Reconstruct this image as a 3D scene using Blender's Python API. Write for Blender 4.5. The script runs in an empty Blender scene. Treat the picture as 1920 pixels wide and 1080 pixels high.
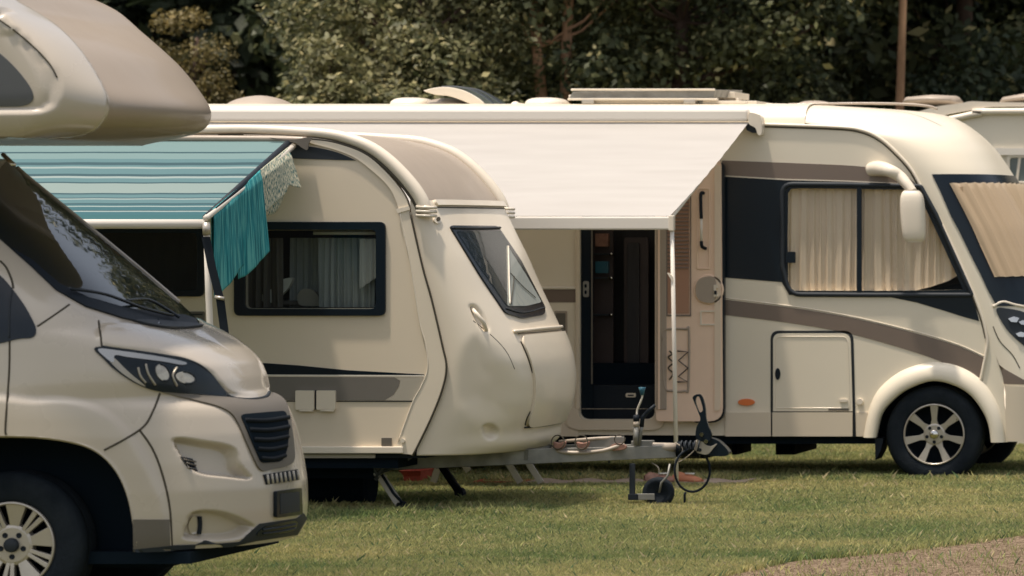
import bpy, bmesh, math, random
import numpy as np
from mathutils import Vector, Matrix
from mathutils.bvhtree import BVHTree
from mathutils.geometry import delaunay_2d_cdt

# ------------------------------------------------------------------ camera, light, exposure
F = 8500.0; XV = 3000.0; YH = 430.0; H = 1.93; DH = H - 1.89
scene = bpy.context.scene
col = scene.collection
cd = bpy.data.cameras.new('camera')
cam = bpy.data.objects.new('camera', cd); col.objects.link(cam)
cam.location = (0, 0, H); cam.rotation_euler = (math.radians(90), 0, 0)
cd.sensor_width = 36.0; cd.lens = F / 1920 * 36
cd.shift_x = -(XV - 960) / 1920; cd.shift_y = -(540 - YH) / 1920
cd.clip_start = 0.5; cd.clip_end = 2000
cd.dof.use_dof = True; cd.dof.focus_distance = 28.0; cd.dof.aperture_fstop = 4.4
scene.camera = cam
sdir = Vector((0.50, 0.34, -2.7)).normalized()          # the way the sunlight travels
elev = math.asin(-sdir.z); azim = math.atan2(-sdir.x, -sdir.y)
sd = bpy.data.lights.new('sun', 'SUN'); sd.energy = 3.0; sd.angle = math.radians(2.5); sd.color = (1.0, 0.89, 0.76)
sun = bpy.data.objects.new('sun', sd); col.objects.link(sun)
sun.rotation_euler = sdir.to_track_quat('-Z', 'Y').to_euler()
w = bpy.data.worlds.new('World'); scene.world = w; w.use_nodes = True
wn = w.node_tree.nodes; wn.clear()
sky = wn.new('ShaderNodeTexSky'); sky.sky_type = 'NISHITA'; sky.sun_disc = False
sky.sun_elevation = elev; sky.sun_rotation = azim; sky.dust_density = 3.0; sky.ozone_density = 1.0
bg = wn.new('ShaderNodeBackground'); bg.inputs[1].default_value = 0.15
wo = wn.new('ShaderNodeOutputWorld')
# thin high cloud: half of the sky's blue is washed out
bwn = wn.new('ShaderNodeRGBToBW'); cmb = wn.new('ShaderNodeVectorMath'); cmb.operation = 'SCALE'; cmb.inputs[0].default_value = (1.03, 1.0, 0.96)
mxn = wn.new('ShaderNodeMix'); mxn.data_type = 'VECTOR'; mxn.inputs[0].default_value = 0.62; lk = w.node_tree.links.new
lk(sky.outputs[0], bwn.inputs[0]); lk(bwn.outputs[0], cmb.inputs['Scale']); lk(sky.outputs[0], mxn.inputs[4]); lk(cmb.outputs[0], mxn.inputs[5]); lk(mxn.outputs[1], bg.inputs[0])
w.node_tree.links.new(bg.outputs[0], wo.inputs[0])
scene.view_settings.view_transform = 'Standard'; scene.view_settings.look = 'None'
scene.view_settings.exposure = 0.50; scene.view_settings.gamma = 1.0
scene.cycles.max_bounces = 8; scene.cycles.transparent_max_bounces = 8
rnd = random.Random(7); nr = np.random.default_rng(7)
PI = math.pi
CAM = Vector((0, 0, H))

def P(px, py, Y): return Vector(((px - XV) * Y / F, Y, H - (py - YH) * Y / F))
def PX(px, Y): return (px - XV) * Y / F
def PZ(py, Y): return H - (py - YH) * Y / F

# ------------------------------------------------------------------ materials
def mat(name, c, rough=0.5, metal=0.0, coat=0.0, var=0.0, vscale=3.0, bump=0.0, bscale=40.0, spec=0.5, stretch=(1,1,1), trans=0.0):
    m = bpy.data.materials.new(name); m.use_nodes = True
    nt = m.node_tree; b = nt.nodes['Principled BSDF']
    b.inputs['Base Color'].default_value = (*c, 1); b.inputs['Roughness'].default_value = rough
    b.inputs['Metallic'].default_value = metal; b.inputs['Coat Weight'].default_value = coat
    b.inputs['Coat Roughness'].default_value = 0.08; b.inputs['Specular IOR Level'].default_value = spec
    L = nt.links.new
    if var or bump:
        tc = nt.nodes.new('ShaderNodeTexCoord'); mp = nt.nodes.new('ShaderNodeMapping'); mp.inputs['Scale'].default_value = stretch
        L(tc.outputs['Object'], mp.inputs[0])
    if var:
        n = nt.nodes.new('ShaderNodeTexNoise'); n.inputs['Scale'].default_value = vscale; n.inputs['Detail'].default_value = 6
        L(mp.outputs[0], n.inputs[0])
        r = nt.nodes.new('ShaderNodeMapRange'); r.inputs[1].default_value = 0.3; r.inputs[2].default_value = 0.7
        r.inputs[3].default_value = 1 - var; r.inputs[4].default_value = 1 + var * 0.6
        L(n.outputs['Fac'], r.inputs[0])
        mx = nt.nodes.new('ShaderNodeVectorMath'); mx.operation = 'SCALE'; mx.inputs[0].default_value = c
        L(r.outputs[0], mx.inputs['Scale']); L(mx.outputs[0], b.inputs['Base Color'])
        r2 = nt.nodes.new('ShaderNodeMapRange'); r2.inputs[1].default_value = 0.3; r2.inputs[2].default_value = 0.7
        r2.inputs[3].default_value = min(1, rough * 1.25); r2.inputs[4].default_value = rough * 0.85
        L(n.outputs['Fac'], r2.inputs[0]); L(r2.outputs[0], b.inputs['Roughness'])
    if bump:
        n2 = nt.nodes.new('ShaderNodeTexNoise'); n2.inputs['Scale'].default_value = bscale; n2.inputs['Detail'].default_value = 4
        L(mp.outputs[0], n2.inputs[0])
        bp = nt.nodes.new('ShaderNodeBump'); bp.inputs['Strength'].default_value = bump; bp.inputs['Distance'].default_value = 0.01
        L(n2.outputs['Fac'], bp.inputs['Height']); L(bp.outputs[0], b.inputs['Normal'])
    if trans:
        out = nt.nodes['Material Output']; t = nt.nodes.new('ShaderNodeBsdfTranslucent'); t.inputs[0].default_value = (*c, 1)
        ms = nt.nodes.new('ShaderNodeMixShader'); ms.inputs[0].default_value = trans
        L(b.outputs[0], ms.inputs[1]); L(t.outputs[0], ms.inputs[2]); L(ms.outputs[0], out.inputs[0])
    return m

def glass(name, tint, see, rough=0.03):
    m = bpy.data.materials.new(name); m.use_nodes = True; nt = m.node_tree
    b = nt.nodes['Principled BSDF']; b.inputs['Base Color'].default_value = (0.006, 0.012, 0.018, 1)
    b.inputs['Roughness'].default_value = rough; b.inputs['Coat Weight'].default_value = 0.6; b.inputs['Coat Roughness'].default_value = 0.02
    t = nt.nodes.new('ShaderNodeBsdfTransparent'); t.inputs[0].default_value = (*tint, 1)
    ms = nt.nodes.new('ShaderNodeMixShader'); ms.inputs[0].default_value = see
    nt.links.new(b.outputs[0], ms.inputs[1]); nt.links.new(t.outputs[0], ms.inputs[2])
    nt.links.new(ms.outputs[0], nt.nodes['Material Output'].inputs[0])
    return m

M = {}
M['cream'] = mat('cream_paint', (0.77, 0.675, 0.535), 0.36, coat=0.25, var=0.05, vscale=1.3)
M['cream_side'] = mat('cream_side_panel', (0.75, 0.64, 0.49), 0.42, coat=0.15, var=0.05, vscale=1.1, bump=0.03, bscale=6)
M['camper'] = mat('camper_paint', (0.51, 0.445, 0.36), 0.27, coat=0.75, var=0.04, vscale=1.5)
M['alcove'] = mat('camper_paint_shaded', (0.34, 0.27, 0.20), 0.42, coat=0.2, var=0.05, vscale=1.2)  # camper paint darkened, so the front cap's shade sits in the colour
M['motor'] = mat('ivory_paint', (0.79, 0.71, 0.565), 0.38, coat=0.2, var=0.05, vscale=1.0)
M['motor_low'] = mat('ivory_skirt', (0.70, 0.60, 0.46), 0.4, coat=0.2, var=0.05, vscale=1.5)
M['trim'] = mat('pale_trim', (0.78, 0.69, 0.56), 0.38, coat=0.3, var=0.03)
M['whitebar'] = mat('white_aluminium', (0.78, 0.72, 0.63), 0.4, coat=0.2)
M['tan'] = mat('tan_sheet', (0.40, 0.33, 0.26), 0.45, coat=0.1, var=0.08, vscale=3)
M['brown'] = mat('brown_stripe', (0.19, 0.145, 0.115), 0.38, coat=0.3, var=0.05)
M['grey'] = mat('grey_stripe', (0.17, 0.155, 0.135), 0.35, coat=0.4, var=0.05)
M['lightgrey'] = mat('light_grey_stripe', (0.42, 0.38, 0.31), 0.35, coat=0.4)
M['black'] = mat('black_gloss', (0.005, 0.011, 0.018), 0.25, spec=0.35)
M['dark'] = mat('dark_plastic', (0.008, 0.013, 0.02), 0.6, spec=0.25)
M['dark2'] = mat('dark_grey_plastic', (0.024, 0.03, 0.037), 0.55, spec=0.3)
M['steelgrey'] = mat('steel_strut', (0.10, 0.11, 0.12), 0.5, metal=0.3)
M['slat'] = mat('grille_slat', (0.010, 0.013, 0.017), 0.8, spec=0.1)
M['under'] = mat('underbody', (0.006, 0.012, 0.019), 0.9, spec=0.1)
M['rubber'] = mat('tyre_rubber', (0.009, 0.014, 0.020), 0.75, bump=0.3, bscale=60, spec=0.25, var=0.15, vscale=8)
M['seam'] = mat('seam_brown', (0.055, 0.045, 0.028), 0.7)
M['seamb'] = mat('seam_black', (0.008, 0.012, 0.016), 0.6)
M['alloy'] = mat('alloy_rim', (0.52, 0.47, 0.40), 0.32, metal=0.55, var=0.05, vscale=20)
M['galv'] = mat('galvanised_steel', (0.27, 0.265, 0.24), 0.5, metal=0.5, var=0.22, vscale=9, bump=0.1)
M['reflector'] = mat('lamp_reflector', (0.62, 0.58, 0.52), 0.25, metal=0.35, var=0.3, vscale=25)
M['window_f'] = glass('front_acrylic', (0.8, 0.84, 0.84), 0.72)
M['chrome'] = mat('chrome', (0.7, 0.67, 0.62), 0.12, metal=1.0)
M['taupe'] = mat('taupe_plastic', (0.135, 0.118, 0.095), 0.5)
M['awn_white'] = mat('white_canvas', (0.55, 0.52, 0.485), 0.8, var=0.03, vscale=2.5, stretch=(0.6, 1, 9), bump=0.06, bscale=2.5, trans=0.25)
M['curtain'] = mat('beige_curtain', (0.90, 0.75, 0.58), 0.85, trans=0.15, var=0.03)
M['curtain_g'] = mat('grey_curtain', (0.50, 0.52, 0.49), 0.85, var=0.15, vscale=4)
M['white_cloth'] = mat('white_cloth', (0.8, 0.77, 0.70), 0.8)
M['door_in'] = mat('door_inner_panel', (0.90, 0.67, 0.50), 0.5, var=0.04)
M['blind'] = mat('pleated_blind', (0.52, 0.30, 0.20), 0.8, trans=0.2)
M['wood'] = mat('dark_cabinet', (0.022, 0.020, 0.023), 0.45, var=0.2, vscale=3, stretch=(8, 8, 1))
M['wood2'] = mat('brown_cabinet', (0.045, 0.030, 0.028), 0.45, var=0.2, vscale=3)
M['orange'] = mat('orange_reflector', (0.75, 0.19, 0.05), 0.3, coat=0.6)
M['red'] = mat('red_plastic', (0.50, 0.09, 0.06), 0.5, var=0.15, vscale=8)
M['matcloth'] = mat('beige_mat', (0.42, 0.33, 0.26), 0.9, var=0.15, vscale=6)
M['bluecap'] = mat('blue_plastic', (0.03, 0.12, 0.17), 0.35)
M['hose'] = mat('pale_hose', (0.45, 0.38, 0.30), 0.5, var=0.2, vscale=15)
M['rust'] = mat('rusty_clamp', (0.33, 0.17, 0.12), 0.6, var=0.3, vscale=25)
M['silverlegs'] = mat('aluminium_leg', (0.55, 0.52, 0.47), 0.4, metal=0.3)
M['greyglass'] = mat('grey_acrylic', (0.17, 0.20, 0.19), 0.12, coat=0.8, var=0.15, vscale=4)
M['alcglass'] = mat('grey_tinted_pane', (0.075, 0.08, 0.085), 0.12, coat=0.5)
M['bark'] = mat('bark', (0.10, 0.060, 0.045), 0.9, var=0.4, vscale=6, bump=0.6, bscale=14, stretch=(1, 1, 0.3))
M['bark_p'] = mat('pale_orange_bark', (0.60, 0.34, 0.20), 0.9, var=0.45, vscale=5, bump=0.6, bscale=14, stretch=(1, 1, 0.4))
M['window'] = glass('window_acrylic', (0.75, 0.80, 0.80), 0.74)
M['window_c'] = glass('clear_window', (0.97, 0.97, 0.95), 0.87)
M['screen'] = glass('windscreen_glass', (0.35, 0.42, 0.44), 0.30, 0.02)
M['screen_c'] = glass('windscreen_clear', (0.92, 0.87, 0.80), 0.84, 0.06)

# ------------------------------------------------------------------ object helpers
def tag(o, label=None, cat=None, group=None, kind=None):
    if label: o['label'] = label
    if cat: o['category'] = cat
    if group: o['group'] = group
    if kind: o['kind'] = kind
    return o
def thing(name, label, cat, loc, group=None):
    o = bpy.data.objects.new(name, None); o.location = loc; o.empty_display_size = 0.2
    col.objects.link(o); return tag(o, label, cat, group)
def root_loc(o):
    v = Vector((0, 0, 0))
    while o is not None:
        v += Vector(o.location); o = o.parent
    return v
def obj(name, verts, faces, m, parent=None, smooth=False, bevel=0, origin=None):
    """one mesh object; vertices are given in world space"""
    base = root_loc(parent) if parent else Vector((0, 0, 0))
    org = Vector(origin) if origin is not None else base
    me = bpy.data.meshes.new(name)
    me.from_pydata([tuple(Vector(v) - org) for v in verts], [], faces)
    me.validate(); me.update()
    if smooth: me.polygons.foreach_set('use_smooth', [True] * len(me.polygons))
    if m is not None:
        for mm in (m if isinstance(m, (list, tuple)) else [m]): me.materials.append(mm)
    o = bpy.data.objects.new(name, me); col.objects.link(o)
    if parent is not None: o.parent = parent
    o.location = org - base
    if bevel:
        b = o.modifiers.new('bevel', 'BEVEL'); b.width = bevel; b.segments = 2; b.limit_method = 'ANGLE'; b.angle_limit = math.radians(40)
    return o
class MB:
    """collects shapes of one part"""
    def __init__(s): s.v = []; s.f = []
    def add(s, vf):
        n = len(s.v); s.v += list(vf[0]); s.f += [tuple(i + n for i in q) for q in vf[1]]; return s
    def box(s, x0, x1, y0, y1, z0, z1): return s.add(boxvf(x0, x1, y0, y1, z0, z1))
    def tube(s, *a, **k): return s.add(tubevf(*a, **k))
    def build(s, name, m, parent=None, smooth=False, bevel=0, origin=None): return obj(name, s.v, s.f, m, parent, smooth, bevel, origin)
def boxvf(x0, x1, y0, y1, z0, z1):
    v = [(x, y, z) for z in (z0, z1) for y in (y0, y1) for x in (x0, x1)]
    return v, [(0, 2, 3, 1), (4, 5, 7, 6), (0, 1, 5, 4), (2, 6, 7, 3), (0, 4, 6, 2), (1, 3, 7, 5)]
def tubevf(pts, r, seg=10, caps=True, flat=1.0):
    pts = [Vector(p) for p in pts]; n = len(pts)
    rr = r if isinstance(r, (list, tuple)) else [r] * n
    if len(rr) != n: rr = [rr[0] + (rr[-1] - rr[0]) * i / (n - 1) for i in range(n)]
    t0 = (pts[1] - pts[0]).normalized(); up = Vector((0, 1, 0)) if abs(t0.y) < 0.9 else Vector((0, 0, 1))
    a = t0.cross(up).normalized(); V = []; Fc = []
    for i, p in enumerate(pts):
        t = (pts[min(i + 1, n - 1)] - pts[max(i - 1, 0)])
        t = t.normalized() if t.length > 1e-9 else t0
        a = (a - t * a.dot(t)); a = a.normalized() if a.length > 1e-6 else t.orthogonal().normalized()
        b = t.cross(a)
        for k in range(seg):
            th = 2 * PI * k / seg
            V.append(p + a * (math.cos(th) * rr[i]) + b * (math.sin(th) * rr[i] * flat))
    for i in range(n - 1):
        for k in range(seg):
            k2 = (k + 1) % seg
            Fc.append((i * seg + k, (i + 1) * seg + k, (i + 1) * seg + k2, i * seg + k2))
    if caps:
        Fc.append(tuple(range(seg))); Fc.append(tuple(range((n - 1) * seg, n * seg))[::-1])
    return V, Fc
def tube(name, pts, r, m, parent=None, **k):
    v, f = tubevf(pts, r, **k); return obj(name, v, f, m, parent, smooth=True)
def smooth_path(pts, n=8, closed=False):
    pts = [Vector(p) for p in pts]; N = len(pts); out = []
    def g(i): return pts[i % N] if closed else pts[max(0, min(N - 1, i))]
    for i in range(N if closed else N - 1):
        p0, p1, p2, p3 = g(i - 1), g(i), g(i + 1), g(i + 2)
        for k in range(n):
            t = k / n
            out.append(0.5 * ((2 * p1) + (p2 - p0) * t + (2 * p0 - 5 * p1 + 4 * p2 - p3) * t * t + (3 * p1 - p0 - 3 * p2 + p3) * t ** 3))
    if not closed: out.append(pts[-1])
    return out
def sp2(pts, n=8, closed=False): return [(p.x, p.y) for p in smooth_path([(a, b, 0) for a, b in pts], n, closed)]
def rpoly(pts, r, n=5):
    out = []; N = len(pts)
    for i in range(N):
        p = Vector((*pts[i][:2], 0)); a = Vector((*pts[i - 1][:2], 0)); b = Vector((*pts[(i + 1) % N][:2], 0))
        ri = pts[i][2] if len(pts[i]) > 2 else r
        if ri <= 0: out.append((p.x, p.y)); continue
        d1 = min(ri, (a - p).length / 2); d2 = min(ri, (b - p).length / 2)
        q0 = p + (a - p).normalized() * d1; q1 = p + (b - p).normalized() * d2
        for k in range(n + 1):
            t = k / n; q = q0 * (1 - t) ** 2 + p * 2 * t * (1 - t) + q1 * t * t; out.append((q.x, q.y))
    return out
def rrect(x0, y0, x1, y1, r, n=5): return rpoly([(x0, y0), (x1, y0), (x1, y1), (x0, y1)], r, n)
def ell(cx, cy, rx, ry, n=28): return [(cx + rx * math.cos(2 * PI * k / n), cy + ry * math.sin(2 * PI * k / n)) for k in range(n)]
def inpoly(px, py, poly):
    poly = np.asarray(poly, float); px = np.asarray(px, float); py = np.asarray(py, float)
    ins = np.zeros(px.shape, bool); j = len(poly) - 1
    for i in range(len(poly)):
        xi, yi = poly[i]; xj, yj = poly[j]
        c = ((yi > py) != (yj > py)) & (px < (xj - xi) * (py - yi) / (yj - yi + 1e-12) + xi)
        ins ^= c; j = i
    return ins
def nearest(px, py, poly, closed=True):
    poly = np.asarray(poly, float); px = np.asarray(px, float); py = np.asarray(py, float)
    best = np.full(px.shape, 1e18); bx = px.copy(); by = py.copy()
    for i in range(len(poly) - (0 if closed else 1)):
        a = poly[i]; b = poly[(i + 1) % len(poly)]; d = b - a; L = (d ** 2).sum() + 1e-12
        t = np.clip(((px - a[0]) * d[0] + (py - a[1]) * d[1]) / L, 0, 1)
        qx = a[0] + t * d[0]; qy = a[1] + t * d[1]; dd = (px - qx) ** 2 + (py - qy) ** 2
        s = dd < best; best[s] = dd[s]; bx[s] = qx[s]; by[s] = qy[s]
    return np.sqrt(best), bx, by
def densify(poly, step):
    out = []
    for i in range(len(poly)):
        a = Vector((*poly[i], 0)); b = Vector((*poly[(i + 1) % len(poly)], 0)); n = max(1, int((b - a).length / step))
        for k in range(n):
            q = a.lerp(b, k / n); out.append((q.x, q.y))
    return out
def tri(outer, holes=(), step=None):
    """triangulate a 2D polygon with holes; returns points, triangles, boundary loops (as index edges)"""
    loops = [list(outer)] + [list(h) for h in holes]
    if step: loops = [densify(l, step) for l in loops]
    pts = []; edges = []
    for l in loops:
        n = len(pts); pts += l; edges += [(n + i, n + (i + 1) % len(l)) for i in range(len(l))]
    if step:
        xs = [p[0] for p in outer]; ys = [p[1] for p in outer]
        gx, gy = np.meshgrid(np.arange(min(xs) + step / 2, max(xs), step), np.arange(min(ys) + step / 2, max(ys), step))
        gx = gx.ravel(); gy = gy.ravel(); ok = inpoly(gx, gy, loops[0])
        for h in loops[1:]: ok &= ~inpoly(gx, gy, h)
        for l in loops: ok &= nearest(gx, gy, l)[0] > step * 0.45
        pts += list(zip(gx[ok].tolist(), gy[ok].tolist()))
    vo, eo, fo, ov, oe, of = delaunay_2d_cdt([Vector(p) for p in pts], edges, [], 0, 1e-6)
    cx = [sum(vo[i][0] for i in f) / 3 for f in fo]; cy = [sum(vo[i][1] for i in f) / 3 for f in fo]
    ok = inpoly(cx, cy, loops[0])
    for h in loops[1:]: ok &= ~inpoly(cx, cy, h)
    fs = [tuple(f) for f, k in zip(fo, ok) if k]
    return [(v[0], v[1]) for v in vo], fs
def surf(name, outer, mapfn, off, depth, m, parent=None, holes=(), step=None, smooth=True, bevel=0, back=False, flip=None):
    """a sheet following a surface (mapfn: 2D -> point, outward normal), raised by off, with edges running back by depth"""
    pts, fs = tri(outer, holes, step)
    A = []; B = []
    for (u, v) in pts:
        p, n = mapfn(u, v); A.append(p + n * off); B.append(p + n * (off - depth))
    # orient outward
    F1 = []
    for f in fs:
        a, b, c = (A[i] for i in f); n = (b - a).cross(c - a)
        pn = mapfn(*pts[f[0]])[1] if False else (A[f[0]] - B[f[0]])
        F1.append(f if n.dot(pn) >= 0 else f[::-1])
    used = {}
    for f in F1:
        for i in range(3):
            e = (f[i], f[(i + 1) % 3]); used[e] = True
    bd = [e for e in used if (e[1], e[0]) not in used]
    V = list(A); idx = {}
    Ft = list(F1)
    if depth:
        if back:
            n = len(A); V += B; Ft += [tuple(i + n for i in f[::-1]) for f in F1]
            Ft += [(b, a, a + n, b + n) for a, b in bd]
        else:
            for e in bd:
                for i in e:
                    if i not in idx: idx[i] = len(V); V.append(B[i])
            Ft += [(b, a, idx[a], idx[b]) for a, b in bd]
    if smooth and depth and not back:   # split so that shading stays crisp at the rim
        n0 = len(A); V2 = list(V); Ft2 = list(F1); dup = {}
        for a, b in bd:
            for i in (a, b):
                if i not in dup: dup[i] = len(V2); V2.append(V[i])
            Ft2.append((dup[b], dup[a], idx[a], idx[b]))
        V, Ft = V2, Ft2
    # drop loose verts
    return obj(name, V, Ft, m, parent, smooth=smooth, bevel=bevel)
NY = Vector((0, -1, 0))
def plane(Y): return lambda u, v: (P(u, v, Y), NY)
def plate(name, outer, Y, depth, m, parent=None, holes=(), off=0.0, bevel=0, back=False):
    return surf(name, outer, plane(Y), off, depth, m, parent, holes, None, False, bevel, back)
def seam(name, pts, mapfn, r, m, parent, n=6, push=0.0, caps=True):
    pp = sp2(pts, n) if n else pts
    return tube(name, [mapfn(u, v)[0] + mapfn(u, v)[1] * push for u, v in pp], r, m, parent, seg=6, caps=caps)
def frame_tube(name, poly, mapfn, r, m, parent, push=0.0, flat=1.0):
    q = [mapfn(u, v) for u, v in poly]; pts = [p + n * push for p, n in q]; pts += pts[:2]
    return tube(name, pts, r, m, parent, seg=8, caps=False, flat=flat)

def hcam(bvh):
    def fn(u, v):
        d = (P(u, v, 30) - CAM).normalized()
        h = bvh.ray_cast(CAM, d)
        if h[0] is None:
            # nearest to the ray
            best = None
            for Y in np.linspace(21, 37, 60):
                q = CAM + d * (Y / d.y); r = bvh.find_nearest(q)
                if best is None or r[3] < best[3]: best = r
            h = best
        n = h[1]
        if n.dot(d) > 0: n = -n
        return h[0], n
    return fn

class Shell:
    """front end of a vehicle: for each height a plan curve from the near side round the nose to the far side"""
    def __init__(s, rows, yc, sig=0.02): s.sig = sig; s.rows = sorted(rows); s.yc = yc; s.Z = [r[0] for r in s.rows]
    def par(s, z, sig=0.014):
        t = getattr(s, 'tab', None)
        if t is None:          # even out the joints between the rows
            zz = np.linspace(s.Z[0], s.Z[-1], 600); dz = zz[1] - zz[0]; k = np.arange(-40, 41); g = np.exp(-0.5 * (k * dz / s.sig) ** 2); g /= g.sum(); T = [zz]
            for c in (1, 2, 3, 4):
                v = np.interp(zz, s.Z, [r[c] for r in s.rows]); a = 2 * v[0] - v[1:41][::-1]; b = 2 * v[-1] - v[-41:-1][::-1]
                T.append(np.convolve(np.r_[a, v, b], g, 'valid'))
            s.tab = t = T
        return [float(np.interp(z, t[0], t[c])) for c in (1, 2, 3, 4)]
    def pt(s, th, z, par=None):
        xs, xf, wd, n = par or s.par(z); sn = math.sin(th); cs = max(0.0, math.cos(th))
        return Vector((xs + (xf - xs) * cs ** (2 / n), s.yc + wd * math.copysign(abs(sn) ** (2 / n), sn), z))
    def front(s, dy, z):
        xs, xf, wd, n = s.par(z); return xs + (xf - xs) * (1 - min(1, abs(dy / wd)) ** n) ** (1 / n)
    def mapt(s, t, z):
        p = lambda a, b: s.pt(max(-1, min(1, a)) * PI / 2, b); e = 0.004
        n = (p(t + e, z) - p(t - e, z)).cross(p(t, z + .01) - p(t, z - .01)).normalized()
        if n.x < 0: n = -n
        return p(t, z), n
    def inv(s, px, py):
        z = PZ(py, s.yc - 1); best = None
        for _ in range(4):
            best = min(((abs(XV + F * q.x / q.y - px), t, q) for t in np.linspace(-1, 0.3, 260) for q in [s.pt(t * PI / 2, z)]), key=lambda k: k[0])
            z = PZ(py, best[2].y)
        return best[1], z
    def mapf(s, dy, z):
        p = lambda a, b: Vector((s.front(a, b), s.yc + a, b)); e = 0.01
        n = (p(dy + e, z) - p(dy - e, z)).cross(p(dy, z + e) - p(dy, z - e)).normalized()
        if n.x < 0: n = -n
        return p(dy, z), n
    def grid(s, nth, zs, xback=None):
        """vertex array (rows, cols, 3)"""
        ths = []
        for k in range(nth + 1):
            t = -1 + 2 * k / nth; ths.append(t * PI / 2)
        G = []
        for z in zs:
            par = s.par(z); 
            # resample evenly by arc length
            pts = np.array([s.pt(t, z, par)[:] for t in np.linspace(-PI / 2, PI / 2, 400)])
            d = np.r_[0, np.cumsum(np.linalg.norm(np.diff(pts, axis=0), axis=1))]; d /= d[-1]
            q = np.linspace(0, 1, nth + 1)
            row = np.stack([np.interp(q, d, pts[:, k]) for k in range(3)], 1)
            if xback is not None:
                nb = 24; t = np.linspace(0, 1, nb, endpoint=False)[:, None]
                a = row[:1].copy(); a[0, 0] = xback; b = row[-1:].copy(); b[0, 0] = xback
                row = np.vstack([a + (row[:1] - a) * t, row, row[-1:] + (b - row[-1:]) * (t + 1 / nb)])
            G.append(row)
        return np.array(G)
def solve_rows(spec, yc, back=0.0):
    """spec: (z, xs, silhouette px, half width, exponent) -> rows with nose X so that the outline falls on the given pixel"""
    out = []
    for z, xs, sil, wd, n in spec:
        lo, hi = xs, xs + 3.0
        for _ in range(40):
            mid = (lo + hi) / 2; best = -1e9
            for k in range(181):
                th = (-0.5 + k / 180) * PI; cs = max(0, math.cos(th)); sn = math.sin(th)
                X = xs + (mid - xs) * cs ** (2 / n); Y = yc + wd * math.copysign(abs(sn) ** (2 / n), sn)
                best = max(best, XV + F * X / Y)
            if best < sil: lo = mid
            else: hi = mid
        out.append((z, xs, mid, wd, n))
    return out
def project(V):
    return XV + F * V[..., 0] / V[..., 1], YH - F * (V[..., 2] - H) / V[..., 1]
def grid_normals(G):
    du = np.gradient(G, axis=1); dv = np.gradient(G, axis=0); n = np.cross(du, dv)
    n /= (np.linalg.norm(n, axis=2, keepdims=True) + 1e-12)
    return n
def smoothstep(x): x = np.clip(x, 0, 1); return x * x * (3 - 2 * x)
def dent(G, poly, depth, soft, yc, mirror=True, near=False):
    """press a recess (depth > 0) or raise a bulge (depth < 0) inside a traced outline, on both sides of the vehicle"""
    N = grid_normals(G); c = G.mean(axis=(0, 1))
    sgn = np.sign(((G - c) * N).sum(2)).sum(); N = N * (1 if sgn > 0 else -1)
    D = np.zeros(G.shape[:2])
    for mir in ((False, True) if mirror else (False,)):
        Q = G.copy(); side = Q[..., 1] < yc
        if mir: Q[..., 1] = 2 * yc - Q[..., 1]; side = Q[..., 1] < yc
        px, py = project(Q); ok = inpoly(px.ravel(), py.ravel(), poly).reshape(px.shape)
        if mirror or near: ok &= side
        d = nearest(px.ravel(), py.ravel(), poly)[0].reshape(px.shape)
        D = np.maximum(D, np.where(ok, smoothstep(d / soft), 0))
    return G - N * (D * depth)[..., None]
def gridvf(G, cut=None, closed=False):
    R, C = G.shape[:2]; V = G.reshape(-1, 3).copy(); keep = np.ones(len(V), bool)
    quads = []
    idx = np.arange(R * C).reshape(R, C)
    q = np.stack([idx[:-1, :-1], idx[:-1, 1:], idx[1:, 1:], idx[1:, :-1]], -1).reshape(-1, 4)
    if cut is not None:
        for poly, yc in cut:           # poly in X,Z (metres); both sides of the vehicle
            ins = inpoly(V[:, 0], V[:, 2], poly)
            q = q[~ins[q].all(1)]
            used = np.zeros(len(V), bool); used[q.ravel()] = True
            s = ins & used
            _, bx, bz = nearest(V[s, 0], V[s, 2], poly)
            V[s, 0] = bx; V[s, 2] = bz
    return [tuple(v) for v in V], [tuple(int(i) for i in f) for f in q]

def bvh_of(vf): return BVHTree.FromPolygons([Vector(v) for v in vf[0]], vf[1])

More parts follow.
